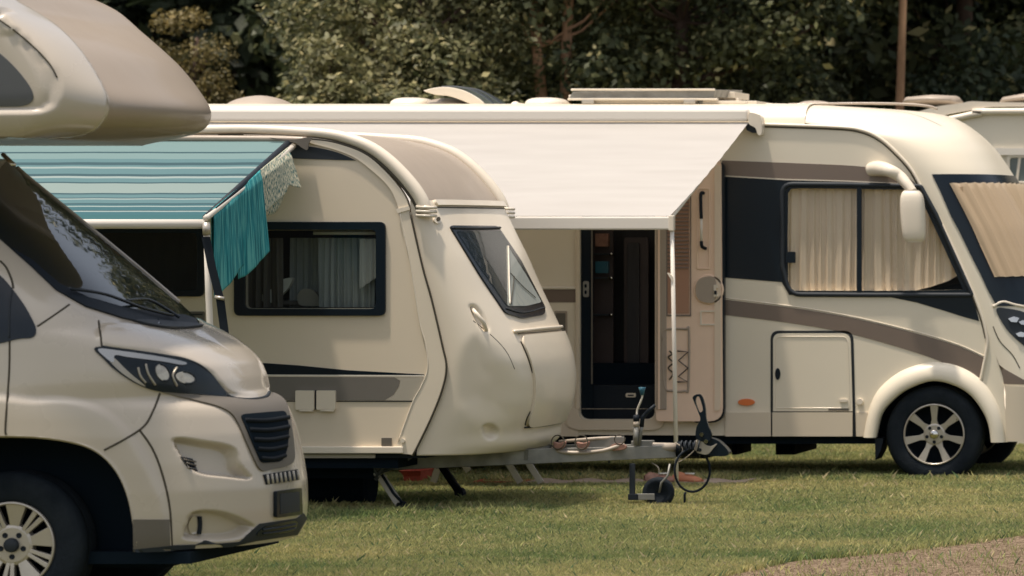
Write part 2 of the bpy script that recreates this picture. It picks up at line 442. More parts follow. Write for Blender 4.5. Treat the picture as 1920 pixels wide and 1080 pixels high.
# ------------------------------------------------------------------ wheels
def lathe(prof, c, seg=56):
    """prof: (radius, y offset, towards +Y) around the Y axis at c"""
    V = []; Fc = []; n = len(prof)
    for k in range(seg):
        a = 2 * PI * k / seg
        for r, y in prof: V.append((c[0] + r * math.cos(a), c[1] + y, c[2] + r * math.sin(a)))
    for k in range(seg):
        for i in range(n - 1):
            a = k * n + i; b = ((k + 1) % seg) * n + i; Fc.append((a, a + 1, b + 1, b))
    return V, Fc
def wheel(parent, c, R, rr, width, style, label=None):
    w2 = width; s = R / 0.345
    prof = [(rr, 0.02), (rr + 0.006, 0.006), (rr + 0.03, 0.0), (R * 0.86, -0.004), (R * 0.93, 0.004), (R * 0.975, 0.018), (R, 0.04)]
    for k in range(5):
        y = 0.05 + (w2 - 0.1) * k / 5
        prof += [(R, y), (R, y + 0.022), (R - 0.008, y + 0.026), (R - 0.008, y + 0.032)]
    prof += [(R, w2 - 0.04), (R * 0.97, w2 - 0.015), (R * 0.9, w2), (rr, w2 - 0.02)]
    v, f = lathe(prof, c, 72); t = obj('wheel', v, f, M['rubber'], parent, smooth=True)
    v, f = lathe([(rr + 0.002, 0.01), (rr, 0.0), (rr - 0.010, 0.0), (rr - 0.014, 0.012), (rr - 0.016, w2 * 0.7), (0.0, w2 * 0.7)], c, 64)
    mb = MB(); mb.add(lathe([(rr + 0.003, 0.012), (rr + 0.001, -0.002), (rr - 0.008, -0.004), (rr - 0.013, 0.006)], c, 64))
    ns = 7 if style == 'seven' else 10
    def spoke(a, w0, w1, w2_, r0, r1, d0, d1):
        V = []
        ca, sa = math.cos(a), math.sin(a)
        st = [(r0, w0), (r0 + (r1 - r0) * .35, w1), (r1, w2_)]
        for r, wd in st:
            dd = d0 + (d1 - d0) * (r - r0) / (r1 - r0)
            for sg in (-1, 1):
                for yy in (dd, dd + 0.035):
                    V.append((c[0] + r * ca - sg * wd * sa, c[1] + yy, c[2] + r * sa + sg * wd * ca))
        Fc = []
        for i in range(2):
            b = i * 4; Fc += [(b, b + 2, b + 6, b + 4), (b + 1, b + 5, b + 7, b + 3), (b, b + 4, b + 5, b + 1), (b + 2, b + 3, b + 7, b + 6)]
        Fc += [(0, 1, 3, 2), (8, 10, 11, 9)]
        return V, Fc
    if style == 'seven':
        for k in range(7): mb.add(spoke(PI / 2 + 2 * PI * k / 7, 0.034, 0.019, 0.031, 0.055, rr - 0.008, 0.016, 0.004))
        mb.add(lathe([(0.082, 0.045), (0.082, 0.014), (0.07, 0.010), (0.0, 0.010)], c, 40))
    else:
        for k in range(5):
            a = math.radians(12) + 2 * PI * k / 5
            mb.add(spoke(a, 0.020, 0.030, 0.052, 0.085, rr - 0.008, 0.020, 0.004))
            for sg in (-1, 1):
                mb.add(spoke(a + sg * 0.52, 0.010, 0.010, 0.013, 0.085, rr - 0.008, 0.016, 0.006))
        mb.add(lathe([(0.105, 0.06), (0.10, 0.020), (0.085, 0.014), (0.0, 0.014)], c, 40))
    rim = mb.build('rim', M['alloy'], t, smooth=False, bevel=0.002)
    obj('brake_disc', v, f, M['dark'], t, smooth=True)
    for k in range(5):
        mh = MB()
        a = -PI / 2 + 2 * PI * k / 5; r = 0.058
        cc = (c[0] + r * math.cos(a), c[1] + (0.008 if style == 'seven' else 0.011), c[2] + r * math.sin(a))
        mh.add(lathe([(0.014, 0.004), (0.013, -0.002), (0.0, 0.001)], cc, 14))
        mh.build('wheel_bolt', M['dark'], t)
    hb = MB(); hb.add(lathe([(0.036, 0.01), (0.034, -0.012), (0.028, -0.016), (0.0, -0.017)], c, 28)); hb.build('hub_cap', M['chrome'] if style == 'seven' else M['dark2'], t, smooth=True)
    return t

def curtain(name, x0, x1, top, bot, Y, amp, period, m, parent, n=None):
    n = n or int(abs(x1 - x0) / 1.2); V = []; Fc = []; rows = 10
    for i in range(n + 1):
        px = x0 + (x1 - x0) * i / n; t = top(px) if callable(top) else top; b = bot(px) if callable(bot) else bot
        for j in range(rows + 1):
            k = j / rows
            ph = 2 * PI * (px - x0) / period + 1.2 * math.sin(px * 0.09) + 0.35 * math.sin(3 * k + px * 0.05)
            p = P(px, t + (b - t) * k, Y); p.y += amp * (0.6 + 0.4 * k) * (math.sin(ph) + 0.35 * math.sin(2.3 * ph + 1)); V.append(p)
    for i in range(n):
        for j in range(rows):
            a = i * (rows + 1) + j; Fc.append((a, a + 1, a + rows + 2, a + rows + 1))
    return obj(name, V, Fc, m, parent, smooth=True)

# ================================================================== 1. overcab camper in the left foreground
def build_camper():
    Y0, yc = 22.1, 23.1
    root = thing('overcab_camper', 'beige overcab camper van cropped by the left edge, nearest to the camera', 'camper van', (-9.5, yc, 0))
    cs = M['camper']
    sil = [(1003, 560), (990, 569), (975, 574), (940, 578), (900, 577), (850, 569), (800, 557), (765, 543), (750, 533), (741, 518), (735, 504), (705, 497), (680, 486),
           (660, 467), (638, 438), (620, 405), (607, 375), (590, 358), (568, 335), (495, 248), (413, 150), (340, 60), (312, 28), (298, 15)]
    spec = []
    for py, px in sil:
        z = H - (py - YH) / 363.0
        z_ = z - DH; wd = float(np.interp(z_, [0.3, 0.9, 1.1, 1.25, 1.42, 1.52, 2.3], [0.985, 1.0, 0.995, 0.975, 0.955, 0.92, 0.70]))
        n = float(np.interp(z_, [0.3, 1.05, 1.25, 1.4, 1.5, 2.3], [2.5, 2.5, 3.0, 3.6, 4.2, 4.5]))
        xsil = PX(px, 23.6)
        xs = min(-8.0, xsil - 0.75)
        spec.append((z, xs, px, wd, n))
    sh = Shell(solve_rows(spec, yc), yc, 0.012)
    zs = np.r_[np.linspace(sh.Z[0], 1.0, 110), np.linspace(1.0, 1.45, 80)[1:], np.linspace(1.45, sh.Z[-1], 50)[1:]]
    G = sh.grid(260, zs, xback=-9.3)
    # recesses and bulges of the bumper and wing
    intake = sp2([(326, 822), (380, 826), (436, 838), (452, 872), (470, 898), (425, 896), (372, 888), (344, 862)], 6, True)
    fog = sp2([(366, 958), (413, 958), (462, 976), (476, 990), (449, 1011), (396, 1015), (347, 1010), (351, 980)], 6, True)
    G = dent(G, intake, 0.06, 8, yc); G = dent(G, fog, 0.06, 7, yc)
    flare = sp2([(-60, 770), (75, 742), (165, 750), (235, 790), (290, 870), (318, 950), (324, 1060), (200, 1100), (0, 1100)], 6, True)
    G = dent(G, flare, -0.020, 20, yc)
    lid = sp2([(195, 606), (300, 612), (400, 640), (470, 690), (500, 742), (430, 742), (385, 697), (300, 667), (192, 650)], 6, True)
    G = dent(G, lid, -0.014, 7, yc)
    crease = sp2([(24, 640), (120, 655), (230, 700), (330, 760), (440, 800), (446, 812), (330, 790), (230, 745), (120, 690), (24, 668)], 5, True)
    # wheel arch
    ar = [(-250, 1200), (-229, 1040), (-222, 965), (-200, 910), (-180, 875), (-150, 845), (-110, 828), (-45, 818), (0, 816), (75, 818), (140, 828), (180, 845), (210, 875), (230, 915), (242, 965), (249, 1040), (252, 1200)]
    arxz = [(PX(a, 22.16), PZ(b, 22.16)) for a, b in sp2(ar, 5)]
    vf = gridvf(G, cut=[(arxz, yc)])
    R, C = G.shape[:2]
    vf[1].append(tuple(range((R - 1) * C, R * C)))
    body = obj('body', vf[0], vf[1], cs, root, smooth=True)
    full = gridvf(G); bv = bvh_of(full); m = hcam(bv)
    # wheel arch lips, dark underbody
    tube('arch_lip', [Vector((x, 22.15 + 0.09 * max(0, (x + 7.6) / 0.45) ** 2, z)) for x, z in arxz if z > 0.385], 0.012, cs, root, seg=8)
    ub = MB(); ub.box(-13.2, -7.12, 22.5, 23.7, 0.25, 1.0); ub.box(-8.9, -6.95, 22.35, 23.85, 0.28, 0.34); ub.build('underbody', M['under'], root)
    for sgn, yy in ((1, 22.27), (-1, 23.72)):
        wheel(root, (PX(18, 22.25), yy, 0.378), 0.362, 0.212, 0.22, 'ten')
    wheel(root, (-11.8, 22.27, 0.335), 0.355, 0.212, 0.22, 'ten')
    # lower dark lip
    lowpoly = [(249, 1039), (322, 1037), (440, 1023), (478, 1014), (556, 1002), (574, 972), (568, 962), (556, 972), (486, 982), (470, 996), (449, 1016), (396, 1020), (330, 1022), (249, 1030)]
    surf('bumper_lip', lowpoly, m, 0.006, 0.02, M['dark2'], root, step=7)
    surf('wing_skirt', [(249, 974), (317, 974), (319, 1032), (250, 1034)], m, 0.004, 0.01, M['taupe'], root, step=8)
    # bonnet (raised panel) and its seams
    for pts in ([(185, 601), (188, 625), (191, 650)], [(300, 737), (288, 768), (270, 799), (233, 824), (195, 844)],
                [(262, 807), (285, 840), (303, 885), (318, 950), (323, 1033)],
                [(130, 571), (100, 592), (70, 612)], [(18, 636), (17, 700), (10, 800), (12, 815)], [(0, 489), (12, 502), (22, 525), (25, 541)]):
        seam('panel_gap', pts, m, 0.006, M['seam'], root, push=-0.0015)
    seam('panel_gap', [(191, 650), (303, 666), (351, 675), (388, 695), (424, 740)], m, 0.007, M['seamb'], root, push=0.0)
    seam('bonnet_lip_gap', [(424, 741), (440, 747), (470, 749), (497, 745), (505, 736)], m, 0.010, M['seamb'], root, push=0.0)
    # headlight
    hl = sp2([(178, 652), (241, 657), (303, 668), (351, 677), (388, 697), (410, 720), (427, 743), (395, 743), (364, 739), (303, 735), (258, 721), (217, 695), (196, 675)], 5, True)
    hd = surf('headlight', hl, m, 0.006, 0.02, M['black'], root, step=7)
    surf('chrome_strip', sp2([(184, 655), (230, 660), (300, 671), (345, 681), (340, 686), (300, 679), (240, 671), (215, 667), (212, 680), (198, 672)], 4, True), m, 0.010, 0.006, M['chrome'], hd, step=6)
    surf('corner_reflector', sp2([(213, 672), (232, 690), (250, 706), (272, 724), (256, 718), (226, 698), (204, 676)], 4, True), m, 0.009, 0.004, M['alloy'], hd, step=6)
    for k, (cx, cy, rx, ry) in enumerate([(303, 700, 12, 15), (345, 709, 17, 11)]):
        e = [(cx + rx * math.cos(t) + 5 * math.sin(t), cy + ry * math.sin(t)) for t in np.linspace(0, 2 * PI, 26, endpoint=False)]
        surf('lamp_reflector', e, m, 0.013, 0.010, M['reflector'], hd, step=5)
        seam('lamp_ring', [(cx + rx * math.cos(t) + 5 * math.sin(t), cy + ry * math.sin(t)) for t in np.linspace(-.5 * PI, .6 * PI, 9)], m, 0.006, M['dark'], hd, push=0.012)
    for pts in ([(258, 690), (262, 705), (272, 718)], [(272, 684), (277, 702), (290, 722)], [(330, 690), (322, 705), (330, 724)]):
        seam('lamp_divider', pts, m, 0.006, M['alloy'], hd, push=0.009)
    surf('lamp_cover', hl, m, 0.020, 0.012, M['window_c'], hd, step=7)
    # grille surround, grille with slats, lower vents
    sur = sp2([(303, 735), (364, 741), (425, 747), (470, 752), (500, 748), (508, 738), (530, 750), (540, 775), (548, 830), (549, 862), (536, 874), (510, 880), (486, 881), (464, 838), (440, 786), (415, 766), (364, 752)], 4, True)
    surf('grille_surround', sur, m, 0.010, 0.02, M['taupe'], root, step=7)
    gr = surf('grille', rpoly([(447, 779), (531, 772), (537, 803), (534, 843), (524, 866), (486, 869), (470, 832)], 8), m, 0.016, 0.012, M['under'], root, step=7)
    for k in range(5):
        t = (k + 0.5) / 5; y = 779 + t * 88
        xl = 450 + 37 * t ** 0.9; xr = 533 + (2 if t < .5 else -6 * (t - .5) * 2)
        seam('slat', [(xl + 1, y + 2), ((xl + xr) / 2, y + 3), (xr, y - 3)], m, 0.013, M['slat'], gr, push=0.017)
    surf('lower_vent', [(493, 890), (556, 880), (559, 900), (498, 909)], m, 0.008, 0.01, M['dark'], root, step=6)
    for k in range(8):
        x = 498 + k * 8; seam('vent_fin', [(x, 890 - k * 1.1), (x + 2.5, 908 - k * 1.1)], m, 0.007, M['lightgrey'], root, n=0, push=0.010)
    surf('number_plate', rpoly([(512, 921), (558, 915), (560, 964), (512, 970)], 3), m, 0.022, 0.02, M['black'], root, step=8)
    surf('plate_face', rpoly([(518, 926), (553, 922), (554, 958), (518, 963)], 2), m, 0.0235, 0.003, M['dark2'], root, step=8)
    lv = surf('lower_grille', sp2([(480, 1003), (492, 988), (520, 981), (552, 976), (550, 992), (520, 1000)], 4, True), m, 0.010, 0.012, M['black'], root, step=6)
    for y in (986, 993): seam('slat', [(490, y + 6), (520, y + 2), (550, y - 4)], m, 0.005, M['dark2'], lv, push=0.012)
    iv = surf('intake_vent', [(338, 856), (360, 860), (370, 884), (352, 878)], m, 0.006, 0.008, M['black'], root, step=5)
    for y in (863, 870, 877): seam('slat', [(342 + (y - 860) * .6, y), (366, y + 3)], m, 0.004, M['taupe'], iv, n=0, push=0.008)
    fl = surf('fog_lamp', sp2([(358, 1002), (352, 985), (360, 968), (370, 975), (372, 1000)], 5, True), m, 0.010, 0.02, M['alloy'], root, step=5)
    seam('lamp_bar', [(372, 968), (373, 985), (371, 1000)], m, 0.012, M['dark'], fl, push=0.012)
    # windscreen, cowl, wipers
    ws = [(13, 301), (28, 313), (60, 341), (150, 414), (250, 496), (335, 568), (373, 604), (374, 613), (300, 613), (230, 598), (160, 576), (105, 545), (60, 502), (-10, 440), (-60, 392), (-20, 340)]
    g = surf('windscreen', ws, m, 0.006, 0.012, M['screen'], root, step=12)
    surf('windscreen_backing', ws, m, -0.05, 0.0, M['black'], g, step=16)
    border = [(105, 545), (60, 502), (20, 466), (60, 490), (110, 534), (165, 560), (230, 578), (300, 590), (345, 592), (366, 600), (374, 613), (300, 613), (230, 598), (160, 576)]
    surf('cowl', border, m, 0.010, 0.006, M['dark'], root, step=7)
    surf('cowl_grille', sp2([(250, 603), (300, 604), (372, 611), (376, 614), (340, 617), (300, 615)], 4, True), m, 0.014, 0.01, M['dark2'], root, step=6)
    for pts in ([(128, 550), (190, 560), (262, 586), (318, 600)], [(230, 572), (270, 570), (305, 588), (330, 604)]):
        seam('wiper', pts, m, 0.008, M['black'], root, push=0.03)
    # far pillar edge
    seam('pillar_trim', [(30, 315), (60, 341), (150, 414), (250, 496), (335, 568)], m, 0.010, M['camper'], root, push=0.006)
    surf('quarter_window', sp2([(-40, 488), (0, 517), (23, 542), (45, 572), (62, 602), (68, 620), (62, 632), (40, 635), (-40, 635)], 5, True), m, 0.006, 0.01, M['black'], root, step=8)
    seam('window_seal', [(23, 545), (19, 570), (18, 600), (18, 634)], m, 0.004, M['dark2'], root, push=0.008)
    # dark block fills the gap under the alcove, its colour painted as shade
    cr = MB(); cr.box(-9.3, -8.55, 22.45, 23.75, 2.2, 2.41); cr.build('shaded_gap_fill', M['dark'], root)
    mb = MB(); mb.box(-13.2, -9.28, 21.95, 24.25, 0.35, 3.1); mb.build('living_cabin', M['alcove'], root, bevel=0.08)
    plate('side_skirt', [(-700, 815), (-262, 815), (-262, 1030), (-700, 1030)], 21.93, 0.03, M['taupe'], root)
    tube('mirror_bracket', [P(6, 290, 22.6), P(18, 302, 22.5), P(26, 309, 22.45)], 0.012, M['chrome'], root)
    # alcove over the cab
    sil = [(272, 250), (268, 305), (263, 341), (254, 366), (245, 381), (230, 392), (215, 395), (200, 393), (185, 384), (150, 361), (120, 337), (95, 313), (70, 287), (40, 250), (0, 190), (-40, 110), (-62, 20)]
    spec = []
    for py, px in sil:
        z = H - (py - YH) / 365.0
        xs = float(np.interp(z - DH, [2.30, 2.40, 2.6, 2.9, 3.07, 3.23], [-7.80, -7.64, -7.56, -7.76, -7.95, -8.4]))
        wd = float(np.interp(z - DH, [2.31, 2.36, 2.45, 3.0, 3.15, 3.24], [1.03, 1.11, 1.15, 1.15, 1.12, 1.0]))
        spec.append((z + 0.012, xs, px + 3, wd, 2.4))
    ah = Shell(solve_rows(spec, yc), yc, 0.035)
    G = ah.grid(110, np.linspace(ah.Z[0], ah.Z[-1], 90), xback=-9.4)
    ring = sp2([(-900, -50), (-10, -25), (30, 0), (100, 42), (150, 92), (188, 150), (203, 188), (200, 215), (183, 240), (150, 255), (100, 259), (0, 259), (-900, 259)], 6, True)
    G = dent(G, ring, -0.032, 13, yc, False, True)
    inner = sp2([(-800, 20), (-40, 12), (0, 35), (50, 70), (92, 115), (110, 150), (108, 185), (90, 208), (60, 214), (0, 214), (-800, 214)], 6, True)
    G = dent(G, inner, 0.032, 8, yc, False, True)
    vf = gridvf(G); R, C = G.shape[:2]
    vf[1].append(tuple(range((R - 1) * C, R * C))); vf[1].append(tuple(range(C))[::-1])
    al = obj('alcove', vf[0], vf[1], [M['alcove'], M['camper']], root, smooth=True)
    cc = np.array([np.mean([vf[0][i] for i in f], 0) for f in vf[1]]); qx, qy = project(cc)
    al.data.polygons.foreach_set('material_index', (inpoly(qx, qy, ring) & (cc[:, 1] < 22.5)).astype(int).tolist())  # side moulding keeps the lighter paint; the cap's shade is painted
    ma = hcam(bvh_of(vf))
    seam('alcove_seam', [(-60, 5), (0, 38), (50, 76), (90, 116), (107, 145)], ma, 0.004, M['seam'], root, push=0.0)
    surf('alcove_window', sp2([(-160, 92), (-30, 82), (0, 100), (30, 128), (55, 160), (63, 180), (57, 193), (40, 199), (0, 200), (-150, 200)], 6, True), ma, 0.006, 0.012, M['alcglass'], root, step=10)
    return root
build_camper()

# ================================================================== 2. caravan
def build_caravan():
    Y0, yc, yf = 30.3, 31.4, 32.5
    root = thing('caravan', 'cream caravan with grey side stripe, curved roof rails, tow bar and teal striped canopy', 'caravan', (-10.5, yc, 0))
    c = M['cream']
    seamc = [(398, 769), (499, 792), (560, 809), (600, 819), (646, 829), (688, 837), (731, 829), (789, 806), (854, 774)]
    arc_in = [(-600, 256), (458, 252), (536, 254), (613, 262), (652, 274), (691, 293), (722, 320), (746, 347), (763, 374), (769, 398)]
    right = [(p[1], p[0]) for p in seamc]
    outer = [(-600, 838), (-600, 256)] + sp2(arc_in[1:], 5)[:-1] + sp2(right, 5)
    outer += [(760, 850), (745, 838)]
    win = rrect(462, 432, 706, 578, 10); win2 = rrect(-40, 436, 372, 545, 10)
    plate('side_panel', outer, Y0, 0.04, M['cream_side'], root, holes=[win, win2])
    # inner arc strip and pillar strip
    a1 = sp2(arc_in[1:], 6) + sp2([(769, 398), (792, 499), (809, 560), (829, 646), (837, 688), (829, 731), (806, 789), (774, 852)], 6)[1:]
    in_ = sp2([(458, 262), (560, 264), (592, 271), (633, 282), (668, 297), (703, 324), (730, 351), (746, 384), (757, 440), (769, 491), (786, 600), (798, 645), (802, 690), (790, 724), (774, 754), (747, 828), (742, 850)], 5)
    plate('corner_trim', a1 + in_[::-1], Y0, 0.02, c, root, off=0.014)
    seam('seam_line', [(749, 398), (769, 491), (786, 600), (798, 645), (802, 690), (790, 724), (774, 754), (747, 828)], plane(Y0 - .014), 0.004, M['trim'], root)
    plate('trim_clip', [(744, 392), (768, 386), (770, 393), (747, 400)], Y0, 0.01, M['trim'], root, off=0.022)
    # dark gusset under the rail
    plate('rail_gusset', sp2([(540, 270), (590, 276), (633, 286), (668, 301)], 5) + [(545, 297)], Y0, 0.006, M['dark2'], root, off=0.006)
    # roof sheet and rails
    rc = [(-600, 246), (380, 243), (458, 242), (536, 245), (613, 251), (656, 261), (695, 277), (728, 301), (756, 329), (778, 356), (791, 378), (795, 392)]
    rp = sp2(rc[1:], 6); rp = [rc[0]] + rp
    V = []; Fc = []; n = len(rp)
    for i, (a, b) in enumerate(rp):
        p = P(a, b, Y0)
        for k in range(9):
            t = k / 8; V.append((p.x, Y0 + t * 2.2, p.z - 0.012 + 0.02 * math.sin(PI * t)))
    for i in range(n - 1):
        for k in range(8): Fc.append((i * 9 + k, i * 9 + k + 1, (i + 1) * 9 + k + 1, (i + 1) * 9 + k))
    obj('roof', V, Fc, M['tan'], root, smooth=True)
    for yy, nm in ((Y0, 0), (yf, 1)):
        pts = []; rr = []
        for i, (a, b) in enumerate(rp):
            p = P(a, b, Y0); p.y = yy + (0.01 if nm == 0 else -0.01); pts.append(p)
            rr.append(0.030 if a < 560 else min(0.046, 0.030 + (a - 560) / 235 * 0.018))
        tube('roof_rail', pts, rr, M['trim'], root, seg=14)
        q = []
        for i, (a, b) in enumerate(rp[4:]):
            p = P(a, b, Y0); nrm = Vector((0.5, 0, 0.85))
            t = (a - 380) / 415; off = Vector((-0.25 - 0.6 * t, 0, -0.9)).normalized() * (0.055 if nm else 0.05)
            p = p + off; p.y = yy + (0.10 if nm else -0.004) - (0.2 if nm else 0); q.append(p)
        tube('rail_bead', q, 0.012 if not nm else 0.022, M['trim'] if nm else M['seam'], root, seg=8)
        # ribs of the end caps
        e = pts[-1]
        for k in range(3):
            tube('cap_rib', [Vector((e.x - 0.045, e.y - 0.035, e.z + 0.015 - k * 0.028)), Vector((e.x + 0.045, e.y - 0.045, e.z + 0.01 - k * 0.028)), Vector((e.x + 0.07, e.y + 0.03, e.z + 0.01 - k * 0.028))], 0.011, M['trim'], root, seg=8)
    # front shell
    silp = [(388, 945), (430, 965), (480, 990), (540, 1016), (590, 1040), (630, 1059), (665, 1071), (700, 1076), (740, 1073), (770, 1063), (795, 1050), (815, 1055), (830, 1040), (846, 1005)]
    zsn = [(1.89 - (p[0] - 430) / 280.5, p[1]) for p in seamc][::-1]
    zsn = [(a + DH, b) for a, b in zsn]; fmz = None
    spec = []
    for py, px in silp:
        z = H - (py - YH) / 264.0
        xs = PX(float(np.interp(z, [q[0] for q in zsn], [q[1] for q in zsn])), Y0)
        n = float(np.interp(z, [0.35, 0.6, 0.9, 1.3, 2.05], [2.6, 2.6, 2.7, 3.0, 3.4]))
        spec.append((z, xs, px, 1.1, n))
    spec.sort(); spec = [q for q in spec if q[0] > 0.43]; spec = [(0.418, spec[0][1], 1035, 1.1, 2.6)] + spec
    spec.append((2.085 + DH, spec[-1][1], 940, 1.1, 3.4))
    sh = Shell(solve_rows(spec, yc), yc, 0.03)
    G = sh.grid(150, np.linspace(sh.Z[0], sh.Z[-1], 150))
    G = dent(G, sp2([(885, 620), (930, 640), (985, 700), (985, 760), (960, 800), (900, 805), (850, 760), (850, 680)], 6, True), 0.035, 60, yc)
    G = dent(G, sp2([(905, 797), (918, 793), (931, 800), (935, 812), (928, 824), (914, 824), (905, 812)], 5, True), 0.04, 8, yc)
    G = dent(G, sp2([(880, 572), (893, 572), (908, 590), (918, 615), (912, 625), (898, 612), (887, 594)], 5, True), 0.035, 7, yc)
    vf = gridvf(G); R, C = G.shape[:2]; vf[1].append(tuple(range(C))[::-1])
    obj('front_shell', vf[0], vf[1], c, root, smooth=True)
    m = hcam(bvh_of(vf)); fm = lambda a, b: sh.mapf(a, b + DH)
    seam('shell_seam', [(769, 398), (792, 499), (809, 560), (829, 646), (837, 688), (829, 731), (806, 789), (774, 854)], plane(Y0 - 0.016), 0.007, M['seam'], root)
    seam('shell_crease', [(887, 601), (925, 632), (950, 660), (965, 692)], m, 0.003, M['seam'], root, push=-0.001)
    tube('grab_handle', [m(884, 578)[0] + Vector((0, 0, 0)), m(893, 590)[0] + Vector((.02, -.05, 0)), m(904, 603)[0] + Vector((.02, -.05, 0)), m(912, 620)[0]], 0.014, M['trim'], root)
    surf('round_catch', ell(819, 413, 7, 7, 16), m, 0.012, 0.012, M['trim'], root, step=4)
    surf('catch_core', ell(819, 412, 3.5, 4, 12), m, 0.016, 0.01, M['seam'], root, step=3)
    # trim bar above the front window
    bar = [(-0.95, 2.045), (0.98, 2.045), (0.98, 2.085), (-0.95, 2.085)]
    surf('front_bar', bar, fm, 0.022, 0.03, M['trim'], root, step=0.06)
    seam('bar_gap', [(-0.95, 2.038), (0, 2.038), (0.98, 2.038)], fm, 0.005, M['seam'], root, n=12)
    # front window, laid out on the shell
    fo = rpoly([(841, 424), (931, 425), (975, 490), (1020, 577), (1019, 591), (978, 598), (946, 588), (900, 520)], 6)
    fw = surf('front_window', fo, m, 0.012, 0.02, M['black'], root, step=8)
    surf('front_pane', rpoly([(853, 435), (935, 435), (951, 460), (985, 517), (1014, 569), (978, 577), (948, 576), (900, 508)], 4), m, 0.017, 0.006, M['window_f'], fw, step=8)
    surf('front_blind', rpoly([(947, 460), (984, 517), (1013, 568), (985, 575), (949, 575)], 4), m, 0.0125, 0.004, M['white_cloth'], fw, step=8)
    seam('blind_edge', [(949, 464), (950, 520), (952, 572)], m, 0.006, M['trim'], fw, push=0.018)
    seam('blind_fold', [(953, 514), (975, 538), (1000, 560)], m, 0.003, M['seam'], fw, push=0.018)
    seam('blind_fold', [(960, 520), (957, 550), (954, 572)], m, 0.003, M['seam'], fw, push=0.018)
    seam('window_hinge', [(845, 429), (900, 430), (934, 429)], m, 0.009, M['dark2'], fw, push=0.016)
    seam('sill_highlight', [(946, 580), (978, 588), (1018, 578)], m, 0.004, M['dark2'], fw, push=0.016)
    # gas locker lid (centred on the front), bulging
    ld = rpoly([(-0.66, 1.165, .10), (0.80, 1.165, .10), (0.80, 0.545, .10), (-0.60, 0.545, .14), (-0.58, 0.75, .2)], 0.1)
    lo = surf('gas_locker_lid', ld, fm, 0.020, 0.05, c, root, step=0.035)
    seam('lid_gap', [(-0.58, 0.545), (0, 0.54), (0.8, 0.545)], fm, 0.006, M['seamb'], root, n=10, push=0.008)
    seam('lid_gap', [(-0.58, 0.56), (-0.60, 0.62), (-0.55, 0.75), (-0.62, 0.95), (-0.655, 1.13)], fm, 0.005, M['seam'], root, n=8, push=0.003)
    seam('lid_hinge', [(-0.70, 1.195), (0, 1.20), (0.84, 1.195)], fm, 0.012, M['trim'], root, n=10, push=0.01)
    seam('lid_gap', [(-0.66, 1.178), (0, 1.178), (0.84, 1.178)], fm, 0.004, M['seam'], root, n=10, push=0.012)
    # side window with what is behind it
    wf = plate('side_window', rrect(440, 416, 724, 592, 12), Y0, 0.03, M['black'], root, holes=[rrect(461, 431, 706, 579, 10)], off=0.022, bevel=0.006)
    plate('window_pane', rrect(459, 429, 708, 581, 10), Y0, 0.004, M['window'], wf, off=0.012)
    bx = MB(); x0, x1, z0, z1 = PX(455, Y0), PX(712, Y0), PZ(584, Y0), PZ(426, Y0)
    bx.v += [(x0, Y0 + .04, z0), (x1, Y0 + .04, z0), (x1, Y0 + .04, z1), (x0, Y0 + .04, z1), (x0 - .3, Y0 + .9, z0), (x1 + .1, Y0 + .9, z0), (x1 + .1, Y0 + .9, z1), (x0 - .3, Y0 + .9, z1)]
    bx.f += [(4, 5, 6, 7), (0, 1, 5, 4), (1, 2, 6, 5), (2, 3, 7, 6), (3, 0, 4, 7)]
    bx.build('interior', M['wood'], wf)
    tube('roller_blind', [P(588, 437, Y0 + .05), P(704, 437, Y0 + .05)], 0.012, M['whitebar'], wf)
    curtain('curtain', 598, 704, 446, 576, Y0 + 0.13, 0.02, 14, M['curtain_g'], wf)
    curtain('curtain', 675, 706, lambda x: 448, lambda x: 520 + 0.7 * (706 - x), Y0 + 0.08, 0.012, 12, M['white_cloth'], wf)
    curtain('curtain', 466, 530, 446, 576, Y0 + 0.16, 0.02, 20, M['taupe'], wf)
    curtain('curtain', 545, 600, 446, 576, Y0 + 0.3, 0.02, 18, M['curtain_g'], wf)
    surf('cushion', sp2([(490, 556), (498, 547), (512, 540), (525, 526), (548, 521), (540, 540), (528, 553), (520, 565), (495, 567)], 5, True), plane(Y0 + 0.18), 0, 0.05, M['white_cloth'], wf, smooth=False, bevel=0.01)
    surf('cushion', sp2([(562, 546), (575, 541), (590, 547), (601, 565), (598, 573), (565, 573), (557, 560)], 5, True), plane(Y0 + 0.2), 0, 0.05, M['lightgrey'], wf, smooth=False, bevel=0.01)
    plate('table_top', [(470, 562), (690, 567), (690, 573), (470, 570)], Y0 + 0.22, 0.3, M['taupe'], wf)
    # second window under the awning
    wf2 = plate('side_window', rrect(-60, 424, 384, 556, 12), Y0, 0.03, M['black'], root, holes=[rrect(-41, 437, 371, 544, 10)], off=0.022, bevel=0.006)
    plate('window_pane', rrect(-43, 435, 373, 546, 8), Y0, 0.004, M['window'], wf2, off=0.012)
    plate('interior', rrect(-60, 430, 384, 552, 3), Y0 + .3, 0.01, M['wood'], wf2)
    lv = plate('louvre_vent', rrect(300, 584, 384, 640, 3), Y0, 0.02, M['taupe'], root, off=0.012)
    for k in range(5): plate('louvre_slat', [(303, 588 + k * 10), (381, 588 + k * 10), (381, 591 + k * 10), (303, 591 + k * 10)], Y0, 0.01, M['seamb'], lv, off=0.014)
    # stripes
    plate('black_stripe', [(-600, 655), (487, 680), (560, 685), (650, 694), (796, 702), (796, 704), (-600, 696)], Y0, 0.004, M['black'], root, off=0.004)
    plate('pinstripe', [(-600, 697.5), (797, 703.5), (797, 706), (-600, 701)], Y0, 0.004, M['whitebar'], root, off=0.0045)
    plate('grey_stripe', [(-600, 702), (740, 707.5), (750, 714), (748, 724), (738, 740), (722, 750.5), (-600, 748)], Y0, 0.004, M['grey'], root, off=0.004)
